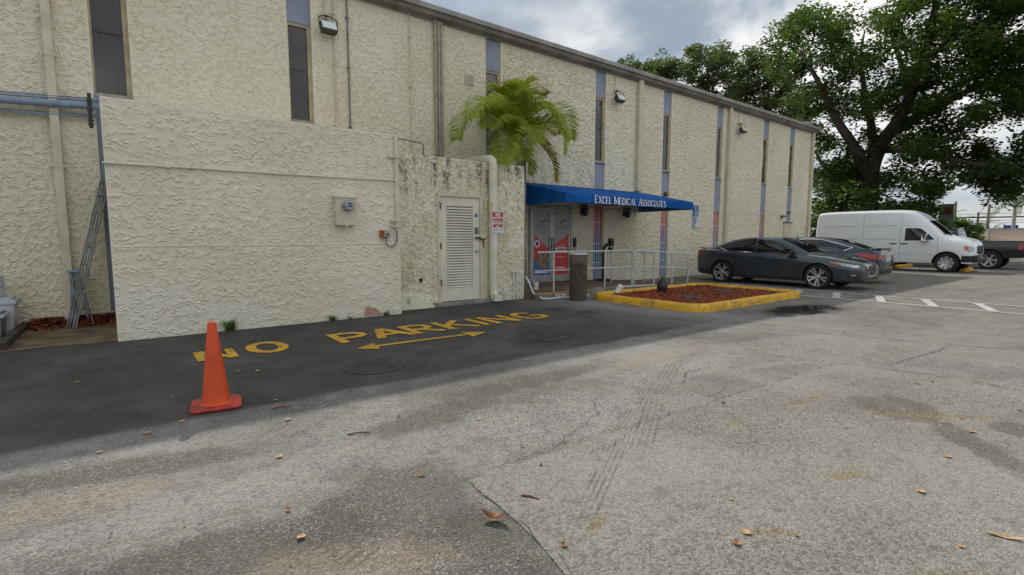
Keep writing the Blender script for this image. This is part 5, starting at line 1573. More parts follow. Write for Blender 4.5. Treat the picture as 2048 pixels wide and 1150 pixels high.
def sedan(label, loc, rz, pm, gen, glass):
    root = thing('parked_sedan', label, 'car', loc, rz, group='parked sedans', world=False)
    ax = (1.41, -1.41); r = 0.345; Wd = 0.92
    X = [-2.46, -2.40, -2.25, -1.9, -1.41, -0.8, 0.0, 0.7, 1.0, 1.41, 1.85, 2.15, 2.32, 2.42]
    cv = dict(
        zb=[0.34, 0.28, 0.24, 0.21, 0.19, 0.185, 0.185, 0.185, 0.185, 0.19, 0.20, 0.20, 0.22, 0.25],
        zs=[0.90, 0.98, 1.01, 1.02, 1.005, 0.975, 0.945, 0.93, 0.91, 0.87, 0.80, 0.735, 0.69, 0.62],
        zc=[0.98, 1.075, 1.085, 1.09, 1.08, 1.05, 1.03, 1.01, 1.00, 0.965, 0.90, 0.83, 0.765, 0.66],
        w=[0.60, 0.72, 0.83, 0.895, Wd, Wd, 0.915, Wd, Wd, Wd, 0.90, 0.83, 0.72, 0.56],
        ws=[0.56, 0.68, 0.78, 0.82, 0.84, 0.84, 0.84, 0.83, 0.82, 0.80, 0.76, 0.69, 0.59, 0.48],
        wb=[0.50, 0.62, 0.74, 0.80, 0.84, 0.85, 0.85, 0.85, 0.85, 0.84, 0.80, 0.74, 0.64, 0.50])

    def sect(c):
        H = c['zs'] - c['zb']
        return [(0, c['zb']), (c['wb'] * 0.7, c['zb']), (c['wb'], c['zb'] + 0.015), (c['wb'] + 0.6 * (c['w'] - c['wb']), c['zb'] + 0.12 * H), (c['w'] * 0.975, c['zb'] + 0.28 * H), (c['w'] * 0.985, c['zb'] + 0.46 * H), (c['w'] * 1.0, c['zb'] + 0.64 * H),
                (c['w'] * 1.0, c['zb'] + 0.78 * H), (c['w'] * 0.975, c['zb'] + 0.86 * H), (c['ws'] + 0.35 * (c['w'] - c['ws']), c['zb'] + 0.945 * H), (c['ws'], c['zs']), (c['ws'] * 0.86, c['zs'] + 0.45 * (c['zc'] - c['zs'])), (c['ws'] * 0.6, c['zs'] + 0.8 * (c['zc'] - c['zs'])), (c['ws'] * 0.3, c['zs'] + 0.97 * (c['zc'] - c['zs'])), (0, c['zc'])]
    body = carve(loft('body', X, cv, sect, 72), ax, r + 0.045, Wd, r)
    body.materials.clear(); body.materials.append(M[pm]); body.materials.append(M['black'])
    assign_wells(body, ax, r + 0.045, r)
    XG = [-2.12, -1.95, -1.6, -1.15, -0.6, -0.15, 0.15, 0.5, 0.85, 1.08]
    cg = dict(
        zbt=[1.03, 1.03, 1.01, 1.0, 0.97, 0.95, 0.94, 0.94, 0.95, 0.96],
        zr=[1.045, 1.10, 1.215, 1.335, 1.395, 1.400, 1.385, 1.27, 1.10, 0.97],
        zt=[1.07, 1.13, 1.255, 1.385, 1.45, 1.455, 1.44, 1.325, 1.14, 1.00],
        wbt=[0.60, 0.66, 0.735, 0.79, 0.815, 0.82, 0.82, 0.815, 0.79, 0.74],
        wr=[0.55, 0.56, 0.575, 0.595, 0.61, 0.62, 0.62, 0.645, 0.68, 0.70])

    def sg_(c):
        h = c['zr'] - c['zbt']
        return [(0, c['zbt'] - 0.12), (c['wbt'] * 0.95, c['zbt'] - 0.12), (c['wbt'], c['zbt'] - 0.04), (c['wbt'] + 0.2 * (c['wr'] - c['wbt']), c['zbt'] + 0.33 * h), (c['wbt'] + 0.52 * (c['wr'] - c['wbt']), c['zbt'] + 0.66 * h), (c['wr'] + 0.03, c['zr'] - 0.04 * min(1, h / 0.2)), (c['wr'] - 0.03, c['zr'] + 0.3 * (c['zt'] - c['zr'])), (c['wr'] * 0.72, c['zr'] + 0.68 * (c['zt'] - c['zr'])), (c['wr'] * 0.36, c['zr'] + 0.93 * (c['zt'] - c['zr'])), (0, c['zt'])]
    cab = loft('cabin', XG, cg, sg_, 48)
    cab.materials.append(M[pm])
    bodyo = link('body', body, root, smooth=True, angle=32)
    cabo = link('cabin', cab, root, smooth=True, angle=40)
    bv = bvh_of([body, cab])
    patch_on(bv, 'top', [(1.03, -0.66), (1.06, 0), (1.03, 0.66)], [(0.26, -0.56), (0.22, 0), (0.26, 0.56)], 15, 9, 0.004).build('windshield', M[glass if gen == 2 else 'car_glass'], root, smooth=True)
    patch_on(bv, 'top', [(-1.98, -0.50), (-2.04, 0), (-1.98, 0.50)], [(-1.14, -0.53), (-1.08, 0), (-1.14, 0.53)], 15, 9, 0.004).build('rear_window', M['car_glass'], root, smooth=True)
    for s in (1, -1):
        lowline = lambda x: 0.985 + (x - 0.8) * -0.018
        patch_on(bv, 'side', [(0.78, 0.985), (0.4, 0.99), (-0.36, 1.0)], [(0.70, 1.02), (0.32, 1.235), (0.10, 1.335), (-0.36, 1.372)], 16, 6, 0.005, s).build('side_window', M[glass], root, smooth=True)
        patch_on(bv, 'side', [(-0.44, 1.002), (-1.22, 1.018)], [(-0.44, 1.372), (-0.8, 1.355), (-1.20, 1.255)], 14, 6, 0.005, s).build('side_window', M[glass], root, smooth=True)
        patch_on(bv, 'side', [(-1.27, 1.022), (-1.36, 1.05), (-1.62, 1.115)] if gen == 1 else [(-1.27, 1.022), (-1.50, 1.035), (-1.66, 1.12)], [(-1.27, 1.235), (-1.42, 1.195), (-1.63, 1.13)] if gen == 1 else [(-1.27, 1.235), (-1.45, 1.20), (-1.67, 1.125)], 8, 4, 0.005, s).build('quarter_window', M[glass], root, smooth=True)
        trim = strip(bv, 'side', [(0.84, 0.965), (0.4, 0.972), (-0.5, 0.984), (-1.28, 1.0)] + ([(-1.65, 1.118)] if gen == 1 else [(-1.52, 1.012), (-1.72, 1.122)]), 0.024 if gen == 1 else 0.034, 30, 0.007, s)
        trim.build('window_trim', M['chrome'], root, smooth=True)
        strip(bv, 'side', [(0.80, 0.985), (0.36, 1.25), (0.10, 1.352), (-0.36, 1.39), (-0.8, 1.372), (-1.25, 1.262), (-1.70, 1.125)], 0.018, 36, 0.007, s).build('roof_trim', M['chrome' if gen == 2 else pm], root, smooth=True)
        for xs_ in ([(0.83, 0.92), (0.86, 0.6), (0.80, 0.27)], [(-0.40, 0.94), (-0.40, 0.5), (-0.38, 0.27)], [(-1.22, 0.95), (-1.20, 0.75), (-1.02, 0.55), (-0.98, 0.3)]):
            strip(bv, 'side', xs_, 0.010, 14, 0.002, s).build('door_seam', M['black'], bodyo, smooth=True)
        strip(bv, 'side', [(0.9, 0.265), (0.0, 0.26), (-0.95, 0.275)], 0.028, 16, 0.004, s).build('sill_trim', M['black'], root, smooth=True)
        for hx in (-0.22, -1.02):
            hb = patch_on(bv, 'side', [(hx - 0.10, 0.845), (hx + 0.10, 0.842)], [(hx - 0.10, 0.872), (hx + 0.10, 0.868)], 6, 3, 0.024, s)
            hb.build('door_handle', M['chrome' if gen == 2 else pm], root, smooth=True)
            patch_on(bv, 'side', [(hx - 0.09, 0.825), (hx + 0.09, 0.822)], [(hx - 0.09, 0.885), (hx + 0.09, 0.882)], 6, 3, 0.002, s).build('handle_cup_shade', M['black'], root, smooth=True)  # flat black patch paints the shade of the hollow behind the handle
        mr = MB().box(0.58, 0.74, s * 0.93, s * 1.06, 0.975, 1.095, bev=0.035)
        mr.bar((0.70, s * 0.84, 0.985), (0.67, s * 0.95, 1.0), 0.05, 0.03)
        mr.build('mirror', M['black' if gen == 1 else pm], root, smooth=True, angle=40)
        # lamps
        patch_on(bv, 'side', [(2.33, 0.60), (2.2, 0.625), (1.95, 0.685), (1.72, 0.735)], [(2.33, 0.672), (2.2, 0.70), (1.95, 0.745), (1.70, 0.765)], 16, 4, 0.006, s).build('headlight', M['lamp_clear'], root, smooth=True)
        patch_on(bv, 'side', [(1.98, 0.690), (1.72, 0.737)], [(1.98, 0.735), (1.72, 0.757)], 8, 3, 0.011, s).build('marker_lamp', M['amber'], root, smooth=True)
        if gen == 1:
            patch_on(bv, 'side', [(-2.10, 0.90), (-2.42, 0.85)], [(-2.08, 0.93), (-2.42, 0.945)], 10, 4, 0.006, s).build('taillight', M['lamp_red'], root, smooth=True)
        else:
            patch_on(bv, 'side', [(-1.86, 0.925), (-2.1, 0.80), (-2.39, 0.735)], [(-1.84, 0.94), (-2.1, 0.925), (-2.39, 0.895)], 12, 4, 0.006, s).build('taillight', M['lamp_red'], root, smooth=True)
        patch_on(bv, 'rear', [(s * 0.33, 0.80), (s * 0.68, 0.75)], [(s * 0.33, 0.885), (s * 0.68, 0.895)], 10, 4, 0.006).build('taillight', M['lamp_red'], root, smooth=True)
        patch_on(bv, 'side', [(2.36, 0.335), (2.16, 0.36)], [(2.36, 0.455), (2.18, 0.44)], 8, 4, 0.004, s).build('fog_light_recess', M['black'], root, smooth=True)
        patch_on(bv, 'side', [(2.30, 0.405), (2.20, 0.41)], [(2.30, 0.435), (2.20, 0.435)], 5, 3, 0.010, s).build('fog_light', M['lamp_clear'], root, smooth=True)
        for a in ax:
            wheel(root, a, s * (Wd - 0.105), r, 0.215, s, 'ten', M['rim'])
    patch_on(bv, 'front', [(-0.24, 0.42), (0, 0.38), (0.24, 0.42)], [(-0.36, 0.655), (0, 0.655), (0.36, 0.655)], 12, 6, 0.006).build('grille', M['black'], root, smooth=True)
    strip(bv, 'front', [(-0.37, 0.66), (-0.25, 0.41), (0, 0.365), (0.25, 0.41), (0.37, 0.66)], 0.04, 24, 0.012).build('grille_trim', M['chrome'], root, smooth=True)
    patch_on(bv, 'front', [(-0.5, 0.265), (0.5, 0.265)], [(-0.5, 0.335), (0.5, 0.335)], 8, 3, 0.005).build('air_intake', M['black'], root, smooth=True)
    patch_on(bv, 'rear', [(-0.155, 0.70), (0.155, 0.70)], [(-0.155, 0.83), (0.155, 0.83)], 4, 3, 0.010).build('licence_plate', M['plate'], root)
    patch_on(bv, 'rear', [(-0.32, 0.855), (0.32, 0.855)], [(-0.32, 0.895), (0.32, 0.895)], 8, 3, 0.009).build('rear_trim', M['chrome'], root)
    patch_on(bv, 'rear', [(-0.55, 0.30), (0.55, 0.30)], [(-0.58, 0.46), (0.58, 0.46)], 12, 4, 0.006).build('rear_diffuser', M['black'], root, smooth=True)
    MB().prism([(-2.42, 1.07), (-2.2, 1.07), (-2.2, 1.09), (-2.43, 1.105)], -0.52, 0.52, axis='y').build('boot_lip', M[pm], root)
    cabin_in = MB().box(-1.5, 0.6, -0.55, 0.55, 0.5, 1.0)
    return root


sedan('dark grey sedan parked nose outward beside the planter', (16.02, 7.25, 0), R(-90), 'paint_grey', 1, 'car_glass')
sedan('navy blue sedan parked tail outward between grey sedan and white van', (18.72, 7.72, 0), R(90), 'paint_navy', 2, 'car_glass_lt')

# ---- white cargo van
van = thing('cargo_van', 'white high-roof cargo van parked nose outward near the big tree', 'van', (27.72, 7.4, 0), R(-90), world=False)
ax = (1.90, -1.81); r = 0.40; Wd = 1.01
X = [-3.10, -3.06, -2.9, -2.2, -1.0, 0.0, 0.55, 0.85, 1.2, 1.55, 1.78, 1.95, 2.25, 2.52, 2.66, 2.74]
cv = dict(
    zb=[0.48, 0.42, 0.38, 0.36, 0.36, 0.36, 0.36, 0.36, 0.36, 0.36, 0.37, 0.37, 0.37, 0.36, 0.37, 0.42],
    zs=[2.30, 2.46, 2.53, 2.55, 2.55, 2.53, 2.46, 2.31, 2.02, 1.70, 1.48, 1.40, 1.34, 1.25, 1.17, 1.05],
    zc=[2.44, 2.60, 2.66, 2.68, 2.68, 2.67, 2.62, 2.46, 2.16, 1.82, 1.58, 1.50, 1.46, 1.38, 1.29, 1.14],
    w=[0.94, 0.99, 1.01, 1.01, 1.01, 1.01, 1.01, 1.01, 1.01, 1.01, 1.01, 1.01, 1.00, 0.97, 0.91, 0.78],
    ws=[0.80, 0.82, 0.83, 0.83, 0.83, 0.83, 0.80, 0.79, 0.80, 0.82, 0.85, 0.87, 0.87, 0.83, 0.77, 0.66],
    wb=[0.90, 0.94, 0.95, 0.95, 0.95, 0.95, 0.95, 0.95, 0.95, 0.95, 0.95, 0.95, 0.95, 0.92, 0.86, 0.72])


def vsect(c):
    zb, zs, zc, w_, ws = c['zb'], c['zs'], c['zc'], c['w'], c['ws']
    H = zs - zb
    k = min(1.0, max(0.0, (zs - 1.3) / 1.2))
    zbelt = zb + H * (0.80 - 0.33 * k)
    return [(0, zb), (c['wb'] * 0.8, zb), (c['wb'], zb + 0.02), (w_ * 0.99, zb + 0.16), (w_, zb + 0.42 * (zbelt - zb) + 0.1), (w_ * 0.995, zbelt), (ws + (w_ - ws) * 0.72, zbelt + (zs - zbelt) * 0.45), (ws + (w_ - ws) * 0.30, zbelt + (zs - zbelt) * 0.82), (ws, zs), (ws * 0.86, zs + 0.62 * (zc - zs)), (ws * 0.55, zs + 0.9 * (zc - zs)), (0, zc)]


body = carve(loft('body', X, cv, vsect, 84), ax, r + 0.075, Wd, r)
body.materials.clear(); body.materials.append(M['paint_white']); body.materials.append(M['black'])
assign_wells(body, ax, r + 0.075, r)
bo_ = link('body', body, van, smooth=True, angle=32)
bv = bvh_of([body])
M['van_line'] = mat('gap_and_crease_shade', (0.36, 0.37, 0.39), 0.6)  # grey for door seams, also the painted shade along embossing and crease
patch_on(bv, 'top', [(1.76, -0.80), (1.84, 0), (1.76, 0.80)], [(1.18, -0.70), (1.20, 0), (1.18, 0.70)], 15, 8, 0.004).build('windshield', M['car_glass'], van, smooth=True)
for s in (1, -1):
    patch_on(bv, 'side', [(1.46, 1.36), (1.25, 1.31), (0.46, 1.31)], [(1.44, 1.40), (1.02, 1.80), (0.90, 1.84), (0.46, 1.84)], 16, 6, 0.005, s).build('side_window', M['car_glass'], van, smooth=True)
    for pts in ([(0.30, 0.46), (0.30, 2.47)], [(1.62, 0.50), (1.58, 1.42)], [(-1.12, 0.46), (-1.12, 2.50)]):
        strip(bv, 'side', pts, 0.016, 24, 0.002, s).build('door_seam', M['van_line'], bo_, smooth=True)
    strip(bv, 'side', [(1.60, 1.40), (1.02, 1.93), (0.92, 1.96), (0.30, 1.96)], 0.010, 24, 0.002, s).build('door_seam', M['van_line'], bo_, smooth=True)
    for (a, b, c, d) in ((-1.05, 0.18, 1.40, 1.92), (-2.72, -1.20, 1.40, 1.92), (-1.05, 0.22, 1.99, 2.42), (-2.75, -1.20, 1.99, 2.40)):
        q = 0.06
        strip(bv, 'side', [(a + q, c), (b - q, c), (b, c + q), (b, d - q), (b - q, d), (a + q, d), (a, d - q), (a, c + q), (a + q, c)], 0.045, 60, 0.010, s).build('panel_emboss', M['paint_white'], van, smooth=True)
        strip(bv, 'side', [(a + q, c - 0.03), (b - q, c - 0.03)], 0.022, 20, 0.003, s).build('emboss_shade', M['van_line'], van, smooth=True)  # grey strip paints the shade under the embossed panel edge
    for x_, z_ in ((0.46, 1.17), (0.06, 1.17)):
        patch_on(bv, 'side', [(x_ - 0.13, z_ - 0.02), (x_ + 0.13, z_ - 0.02)], [(x_ - 0.13, z_ + 0.025), (x_ + 0.13, z_ + 0.025)], 6, 3, 0.022, s).build('door_handle', M['black'], van, smooth=True)
    strip(bv, 'side', [(1.5, 0.74), (0.4, 0.74), (-1.1, 0.74)], 0.012, 20, 0.002, s).build('crease_shade', M['van_line'], van, smooth=True)  # painted shade line of the body fold, not modelled in the mesh
    arcp = [(1.90 + (r + 0.11) * math.cos(R(a)), r + (r + 0.11) * math.sin(R(a))) for a in range(12, 175, 9)]
    strip(bv, 'side', arcp, 0.075, 30, 0.016, s).build('wheel_arch', M['paint_white'], van, smooth=True)
    patch_on(bv, 'side', [(2.73, 0.44), (2.36, 0.44)], [(2.73, 0.70), (2.38, 0.70)], 12, 5, 0.012, s).build('bumper_side', M['black'], van, smooth=True)
    patch_on(bv, 'side', [(2.72, 0.86), (2.56, 0.87)], [(2.71, 1.06), (2.54, 1.09)], 8, 4, 0.008, s).build('headlight', M['lamp_clear'], van, smooth=True)
    patch_on(bv, 'side', [(2.555, 0.88), (2.44, 0.96)], [(2.535, 1.09), (2.42, 1.10)], 6, 4, 0.009, s).build('indicator', M['amber'], van, smooth=True)
    mr = MB().box(1.10, 1.26, s * 1.05, s * 1.28, 1.30, 1.58, bev=0.04)
    mr.bar((1.22, s * 0.97, 1.36), (1.18, s * 1.08, 1.40), 0.06, 0.05)
    mro = mr.build('mirror', M['chrome'], van, smooth=True, angle=40)
    MB().box(1.085, 1.11, s * 1.07, s * 1.26, 1.32, 1.56).build('mirror_glass', M['black'], mro)
    patch_on(bv, 'rear', [(s * 0.80, 1.0), (s * 0.92, 1.0)], [(s * 0.80, 1.5), (s * 0.90, 1.5)], 4, 6, 0.006).build('taillight', M['lamp_red'], van, smooth=True)
    for a in ax:
        wheel(van, a, s * (Wd - 0.14), r, 0.25, s, 'steel', M['rim'])
patch_on(bv, 'front', [(-0.52, 0.78), (0.52, 0.78)], [(-0.52, 1.10), (0.52, 1.10)], 10, 5, 0.008).build('grille', M['black'], van, smooth=True)
strip(bv, 'front', [(-0.45, 1.08), (-0.22, 0.80), (0.22, 0.80), (0.45, 1.08)], 0.05, 20, 0.02).build('grille_trim', M['chrome'], van, smooth=True)
MB().box(2.64, 2.85, -0.84, 0.84, 0.44, 0.72, bev=0.05).build('front_bumper', M['black'], van, smooth=True, angle=40)
MB().box(2.852, 2.865, -0.6, 0.6, 0.60, 0.66).build('bumper_trim', M['chrome'], van)

# ---- black pickup
pk = thing('pickup_truck', 'black pickup truck behind the white van, tail outward', 'pickup truck', (32.05, 6.75, 0), R(90), world=False)
ax = (1.85, -1.85); r = 0.42; Wd = 0.99
X = [-3.0, -2.95, -2.4, -0.6, 0.0, 1.2, 2.0, 2.6, 2.82, 2.9]
cv = dict(zb=[0.58, 0.55, 0.52, 0.45, 0.42, 0.42, 0.45, 0.45, 0.46, 0.5], zs=[1.24, 1.25, 1.25, 1.25, 1.22, 1.18, 1.14, 1.10, 1.04, 0.95], zc=[1.26, 1.27, 1.27, 1.27, 1.27, 1.27, 1.24, 1.19, 1.12, 1.0],
          w=[0.96, 0.98, 0.99, 0.99, 0.99, 0.99, 0.99, 0.96, 0.88, 0.76], ws=[0.92, 0.94, 0.95, 0.95, 0.94, 0.92, 0.90, 0.86, 0.78, 0.68], wb=[0.90, 0.92, 0.93, 0.93, 0.93, 0.93, 0.93, 0.9, 0.82, 0.7])
body = carve(loft('body', X, cv, sect=lambda c: [(0, c['zb']), (c['wb'], c['zb']), (c['w'] * 0.99, c['zb'] + 0.12), (c['w'], c['zb'] + 0.4), (c['w'] * 0.99, c['zs'] - 0.1), (c['ws'], c['zs']), (c['ws'] * 0.8, c['zc']), (0, c['zc'])], n=60), ax, r + 0.08, Wd, r)
body.materials.clear(); body.materials.append(M['paint_black']); body.materials.append(M['black'])
assign_wells(body, ax, r + 0.08, r)
link('body', body, pk, smooth=True, angle=32)
XG = [-0.75, -0.62, -0.3, 0.3, 0.7, 1.1, 1.5]
cgp = dict(zr=[1.3, 1.76, 1.80, 1.80, 1.74, 1.50, 1.24], zt=[1.32, 1.84, 1.89, 1.89, 1.83, 1.57, 1.27], wr=[0.75, 0.70, 0.68, 0.68, 0.69, 0.74, 0.80])
cab = loft('cabin', XG, cgp, lambda c: [(0, 1.1), (0.92, 1.1), (0.92, 1.22), (c['wr'] + 0.1, 1.2 + (c['zr'] - 1.2) * 0.6), (c['wr'], c['zr']), (c['wr'] * 0.8, c['zt'] - 0.01), (0, c['zt'])], 36)
cab.materials.append(M['paint_black'])
link('cabin', cab, pk, smooth=True, angle=40)
bv = bvh_of([body, cab])
for s in (1, -1):
    patch_on(bv, 'side', [(0.95, 1.28), (0.05, 1.28)], [(0.62, 1.70), (0.05, 1.74)], 8, 5, 0.006, s).build('side_window', M['car_glass_lt'], pk, smooth=True)
    patch_on(bv, 'side', [(-0.02, 1.28), (-0.58, 1.28)], [(-0.02, 1.74), (-0.55, 1.70)], 8, 5, 0.006, s).build('side_window', M['car_glass_lt'], pk, smooth=True)
    strip(bv, 'side', [(-0.72, 0.55), (-0.72, 1.2)], 0.02, 12, 0.003, s).build('bed_gap', M['black'], pk)
    patch_on(bv, 'side', [(-2.93, 0.90), (-2.78, 0.90)], [(-2.93, 1.17), (-2.78, 1.17)], 5, 5, 0.006, s).build('taillight', M['lamp_red'], pk, smooth=True)
    for a in ax:
        wheel(pk, a, s * (Wd - 0.13), r, 0.27, s, 'six', M['rim'])
patch_on(bv, 'top', [(-0.70, -0.6), (-0.70, 0.6)], [(-0.62, -0.6), (-0.62, 0.6)], 8, 3, 0.006).build('rear_window', M['car_glass_lt'], pk)
MB().box(-2.9, -0.85, -0.78, 0.78, 1.272, 1.285).build('bed_hollow_sheet', M['black'], pk)  # black sheet on the flat top stands in for the open bed's dark inside
MB().box(-3.22, -2.98, -0.88, 0.88, 0.56, 0.74, bev=0.03).build('rear_bumper', M['alu'], pk, smooth=True, angle=40)
MB().box(-3.38, -3.1, -0.05, 0.05, 0.46, 0.55).build('tow_hitch', M['black'], pk)
MB().box(-3.01, -2.995, -0.16, 0.16, 0.86, 1.0).build('licence_plate', M['plate'], pk)
# ---------------------------------------------------------------- vegetation
def inside(poly, u, v):
    c = False
    n = len(poly)
    for i in range(n):
        (x1, y1), (x2, y2) = poly[i], poly[i - 1]
        if (y1 > v) != (y2 > v) and u < (x2 - x1) * (v - y1) / (y2 - y1) + x1: c = not c
    return c


def leaves(centers, radii, per, L, seed, flat=0.55, droop=0.0):
    """leaf blades (bent kites) scattered through clumps"""
    rg = np.random.RandomState(seed)
    C = np.repeat(np.array([tuple(c) for c in centers]), per, 0)
    Rd = np.repeat(np.array(radii), per)
    n = len(C)
    d = rg.randn(n, 3); d /= np.linalg.norm(d, axis=1)[:, None]
    rad = rg.rand(n) ** 0.45
    P = C + d * (Rd * rad)[:, None] * np.array([1, 1, 0.72])
    a = rg.rand(n) * 2 * np.pi
    ax = np.stack([np.cos(a), np.sin(a), (rg.rand(n) - 0.5) * 1.3 - droop], 1); ax /= np.linalg.norm(ax, axis=1)[:, None]
    up = np.stack([rg.randn(n) * flat, rg.randn(n) * flat, np.ones(n)], 1)
    sd = np.cross(ax, up); sd /= np.linalg.norm(sd, axis=1)[:, None]
    nrm = np.cross(sd, ax)
    l = L * (0.6 + 0.8 * rg.rand(n))[:, None]
    w_ = l * 0.27
    V = np.stack([P - ax * l * 0.5, P + sd * w_ - nrm * l * 0.06, P + ax * l * 0.5 - nrm * l * 0.12, P - sd * w_ - nrm * l * 0.06], 1).reshape(-1, 3)
    return V


def crown(name, V, m, parent):
    me = soup(name, V, 4); me.materials.append(m)
    return link(name, me, parent)


def px_crown(polys, D, spread, n, rad, per, L, seed, gap=-0.35, gs=55.0, keepout=()):
    rr = random.Random(seed)
    cs, rs = [], []
    while len(cs) < n:
        poly = rr.choices([p for p, w_ in polys], [w_ for p, w_ in polys])[0]
        us, vs = [q[0] for q in poly], [q[1] for q in poly]
        u, v = rr.uniform(min(us), max(us)), rr.uniform(min(vs), max(vs))
        if not inside(poly, u, v): continue
        g = float(pn(np.array([u / gs]), np.array([v / gs]), seed % 7)[0])
        if g < gap: continue
        k = rr.gauss(0, spread)
        cs.append(PD(u, v, D + max(-2 * spread, min(2 * spread, k)))); rs.append(rad * rr.uniform(0.55, 1.25))
    return cs, rs


def limb(px, D, r0, r1, dz=0.0):
    """px: (u,v[,extra distance]); widths taper r0 -> r1"""
    pts = [PD(p[0], p[1], D + (p[2] if len(p) > 2 else 0)) for p in px]
    # smooth
    fine = []
    for i in range(len(pts) - 1):
        p0, p1, p2, p3 = pts[max(i - 1, 0)], pts[i], pts[i + 1], pts[min(i + 2, len(pts) - 1)]
        for k in range(5):
            t = k / 5
            fine.append(0.5 * ((2 * p1) + (p2 - p0) * t + (2 * p0 - 5 * p1 + 4 * p2 - p3) * t * t + (3 * p1 - p0 - 3 * p2 + p3) * t ** 3))
    fine.append(pts[-1])
    n = len(fine)
    return fine, [r0 + (r1 - r0) * (i / (n - 1)) for i in range(n)]


# ---- the big shade tree right of the building
D1 = 40.1
base = PD(1735, 470, D1); base.z = 0
big = thing('shade_tree', 'huge dark-green spreading tree rising behind the white van', 'tree', tuple(base))
tr = MB()
p, r_ = limb([(1733, 512), (1735, 430), (1742, 340), (1765, 285), (1800, 235), (1838, 150), (1862, 60), (1885, -60)], D1, 0.62, 0.15)
p[0].z = -0.1; r_[0] = 1.05; r_[1] = 0.85; r_[2] = 0.75
tr.tube(p, r_, 12)
tr.build('trunk', M['bark'], big, smooth=True)
for px, ra, rb in (([(1738, 370), (1712, 300, -1), (1670, 235, -2), (1640, 170, -3), (1600, 100, -4)], 0.38, 0.07),
                   ([(1742, 350), (1745, 270, 2), (1730, 190, 3), (1722, 110, 4), (1730, 60, 4)], 0.34, 0.03),
                   ([(1780, 270), (1850, 225, 2), (1920, 190, 3), (2000, 150, 4), (2080, 130, 5)], 0.34, 0.08),
                   ([(1770, 300), (1830, 300, -2), (1900, 318, -3), (1960, 330, -4), (2040, 335, -5)], 0.22, 0.06),
                   ([(1735, 395), (1690, 360, -1), (1650, 335, -2), (1630, 300, -2)], 0.24, 0.06),
                   ([(1820, 195), (1800, 120, 2), (1780, 60, 3), (1770, 10, 3)], 0.2, 0.05),
                   ([(1845, 130), (1900, 80, -2), (1960, 50, -3), (2030, 30, -3)], 0.2, 0.05),
                   ([(1730, 420), (1700, 385, 1), (1680, 370, 2)], 0.25, 0.08)):
    p, r_ = limb(px, D1, ra, rb)
    MB().tube(p, r_, 8).build('limb', M['bark'], big, smooth=True)
P1 = [(1528, 90), (1545, 62), (1570, 45), (1600, 18), (1640, 5), (1660, 28), (1690, 18), (1720, 40), (1765, 22), (1790, -10), (1800, -90), (2160, -90), (2160, 235), (2060, 225), (2030, 240), (1990, 250), (1975, 268), (1955, 250), (1925, 300), (1915, 345), (1895, 385), (1868, 402), (1840, 395), (1800, 405), (1760, 380), (1700, 400), (1640, 395), (1610, 340), (1600, 250), (1565, 190), (1545, 150)]
P2 = [(1928, 345), (1935, 310), (1965, 285), (2000, 295), (2048, 275), (2160, 270), (2160, 350), (2060, 362), (2030, 390), (2005, 400), (1985, 385), (1960, 372)]
P3 = [(1630, 370), (1870, 375), (1880, 405), (1830, 428), (1740, 425), (1640, 432)]
cs, rs = px_crown([(P1, 0.80), (P2, 0.13), (P3, 0.07)], D1, 3.2, 1180, 0.95, 1, 0.2, 21, gap=-0.17, gs=46)
V = leaves(cs, rs, 100, 0.25, 5, 0.5)
crown('crown', V, M['leaf_big'], big)

# slanting slender trunk near the building corner
sb = PD(1652, 470, 41.5); sb.z = 0
st_ = thing('slender_tree', 'thin leaning tree trunk between the building corner and the van', 'tree', tuple(sb))
p, r_ = limb([(1648, 510), (1655, 425), (1672, 375), (1692, 320), (1700, 270)], 41.5, 0.22, 0.1)
p[0].z = -0.05
MB().tube(p, r_, 8).build('trunk', M['bark'], st_, smooth=True)
cs, rs = px_crown([([(1630, 340), (1720, 330), (1730, 400), (1650, 430), (1628, 400)], 1)], 41.5, 1.2, 46, 0.6, 1, 0.2, 33, gap=-0.1, gs=30)
crown('crown', leaves(cs, rs, 60, 0.24, 6), M['leaf_big'], st_)

# ---- trees far behind the roof
for k, (poly, D, n, rad, L, lb) in enumerate((
        ([(1232, 128), (1240, 117), (1258, 115), (1278, 120), (1290, 145), (1290, 175), (1240, 165)], 62, 60, 0.75, 0.32, 'small far tree showing above the roof, leftmost of the far trees'),
        ([(1290, 130), (1300, 110), (1325, 106), (1352, 112), (1362, 130), (1372, 200), (1295, 190)], 58, 120, 0.85, 0.32, 'far tree above the roof between the small one and the round one'),
        ([(1355, 130), (1372, 100), (1395, 86), (1420, 80), (1448, 90), (1468, 108), (1480, 225), (1380, 215)], 55, 190, 0.9, 0.30, 'tall round far tree above the roof left of the huge tree'),
        ([(1462, 108), (1490, 98), (1520, 104), (1555, 118), (1600, 180), (1640, 270), (1560, 255), (1470, 225)], 52, 260, 0.95, 0.29, 'far tree above the roof touching the huge tree'))):
    mu = sum(q[0] for q in poly) / len(poly)
    b = PD(mu, 470, D); b.z = 0
    t_ = thing('far_tree', lb, 'tree', tuple(b), group='trees behind the roof')
    mv = sum(q[1] for q in poly) / len(poly)
    top = PD(mu, mv, D)
    MB().tube([b, b.lerp(top, 0.5), top], [0.35, 0.28, 0.12], 8).build('trunk', M['bark'], t_, smooth=True)
    for q in poly[::2]:
        MB().tube([b.lerp(top, 0.7), PD(q[0], q[1], D).lerp(top, 0.25)], [0.13, 0.03], 6).build('limb', M['bark'], t_, smooth=True)
    cs, rs = px_crown([(poly, 1)], D, 1.8, n, rad, 1, 0.3, 60 + k, gap=-0.12, gs=26)
    crown('crown', leaves(cs, rs, 66, L, 12 + k, 0.6), M['leaf_far'], t_)


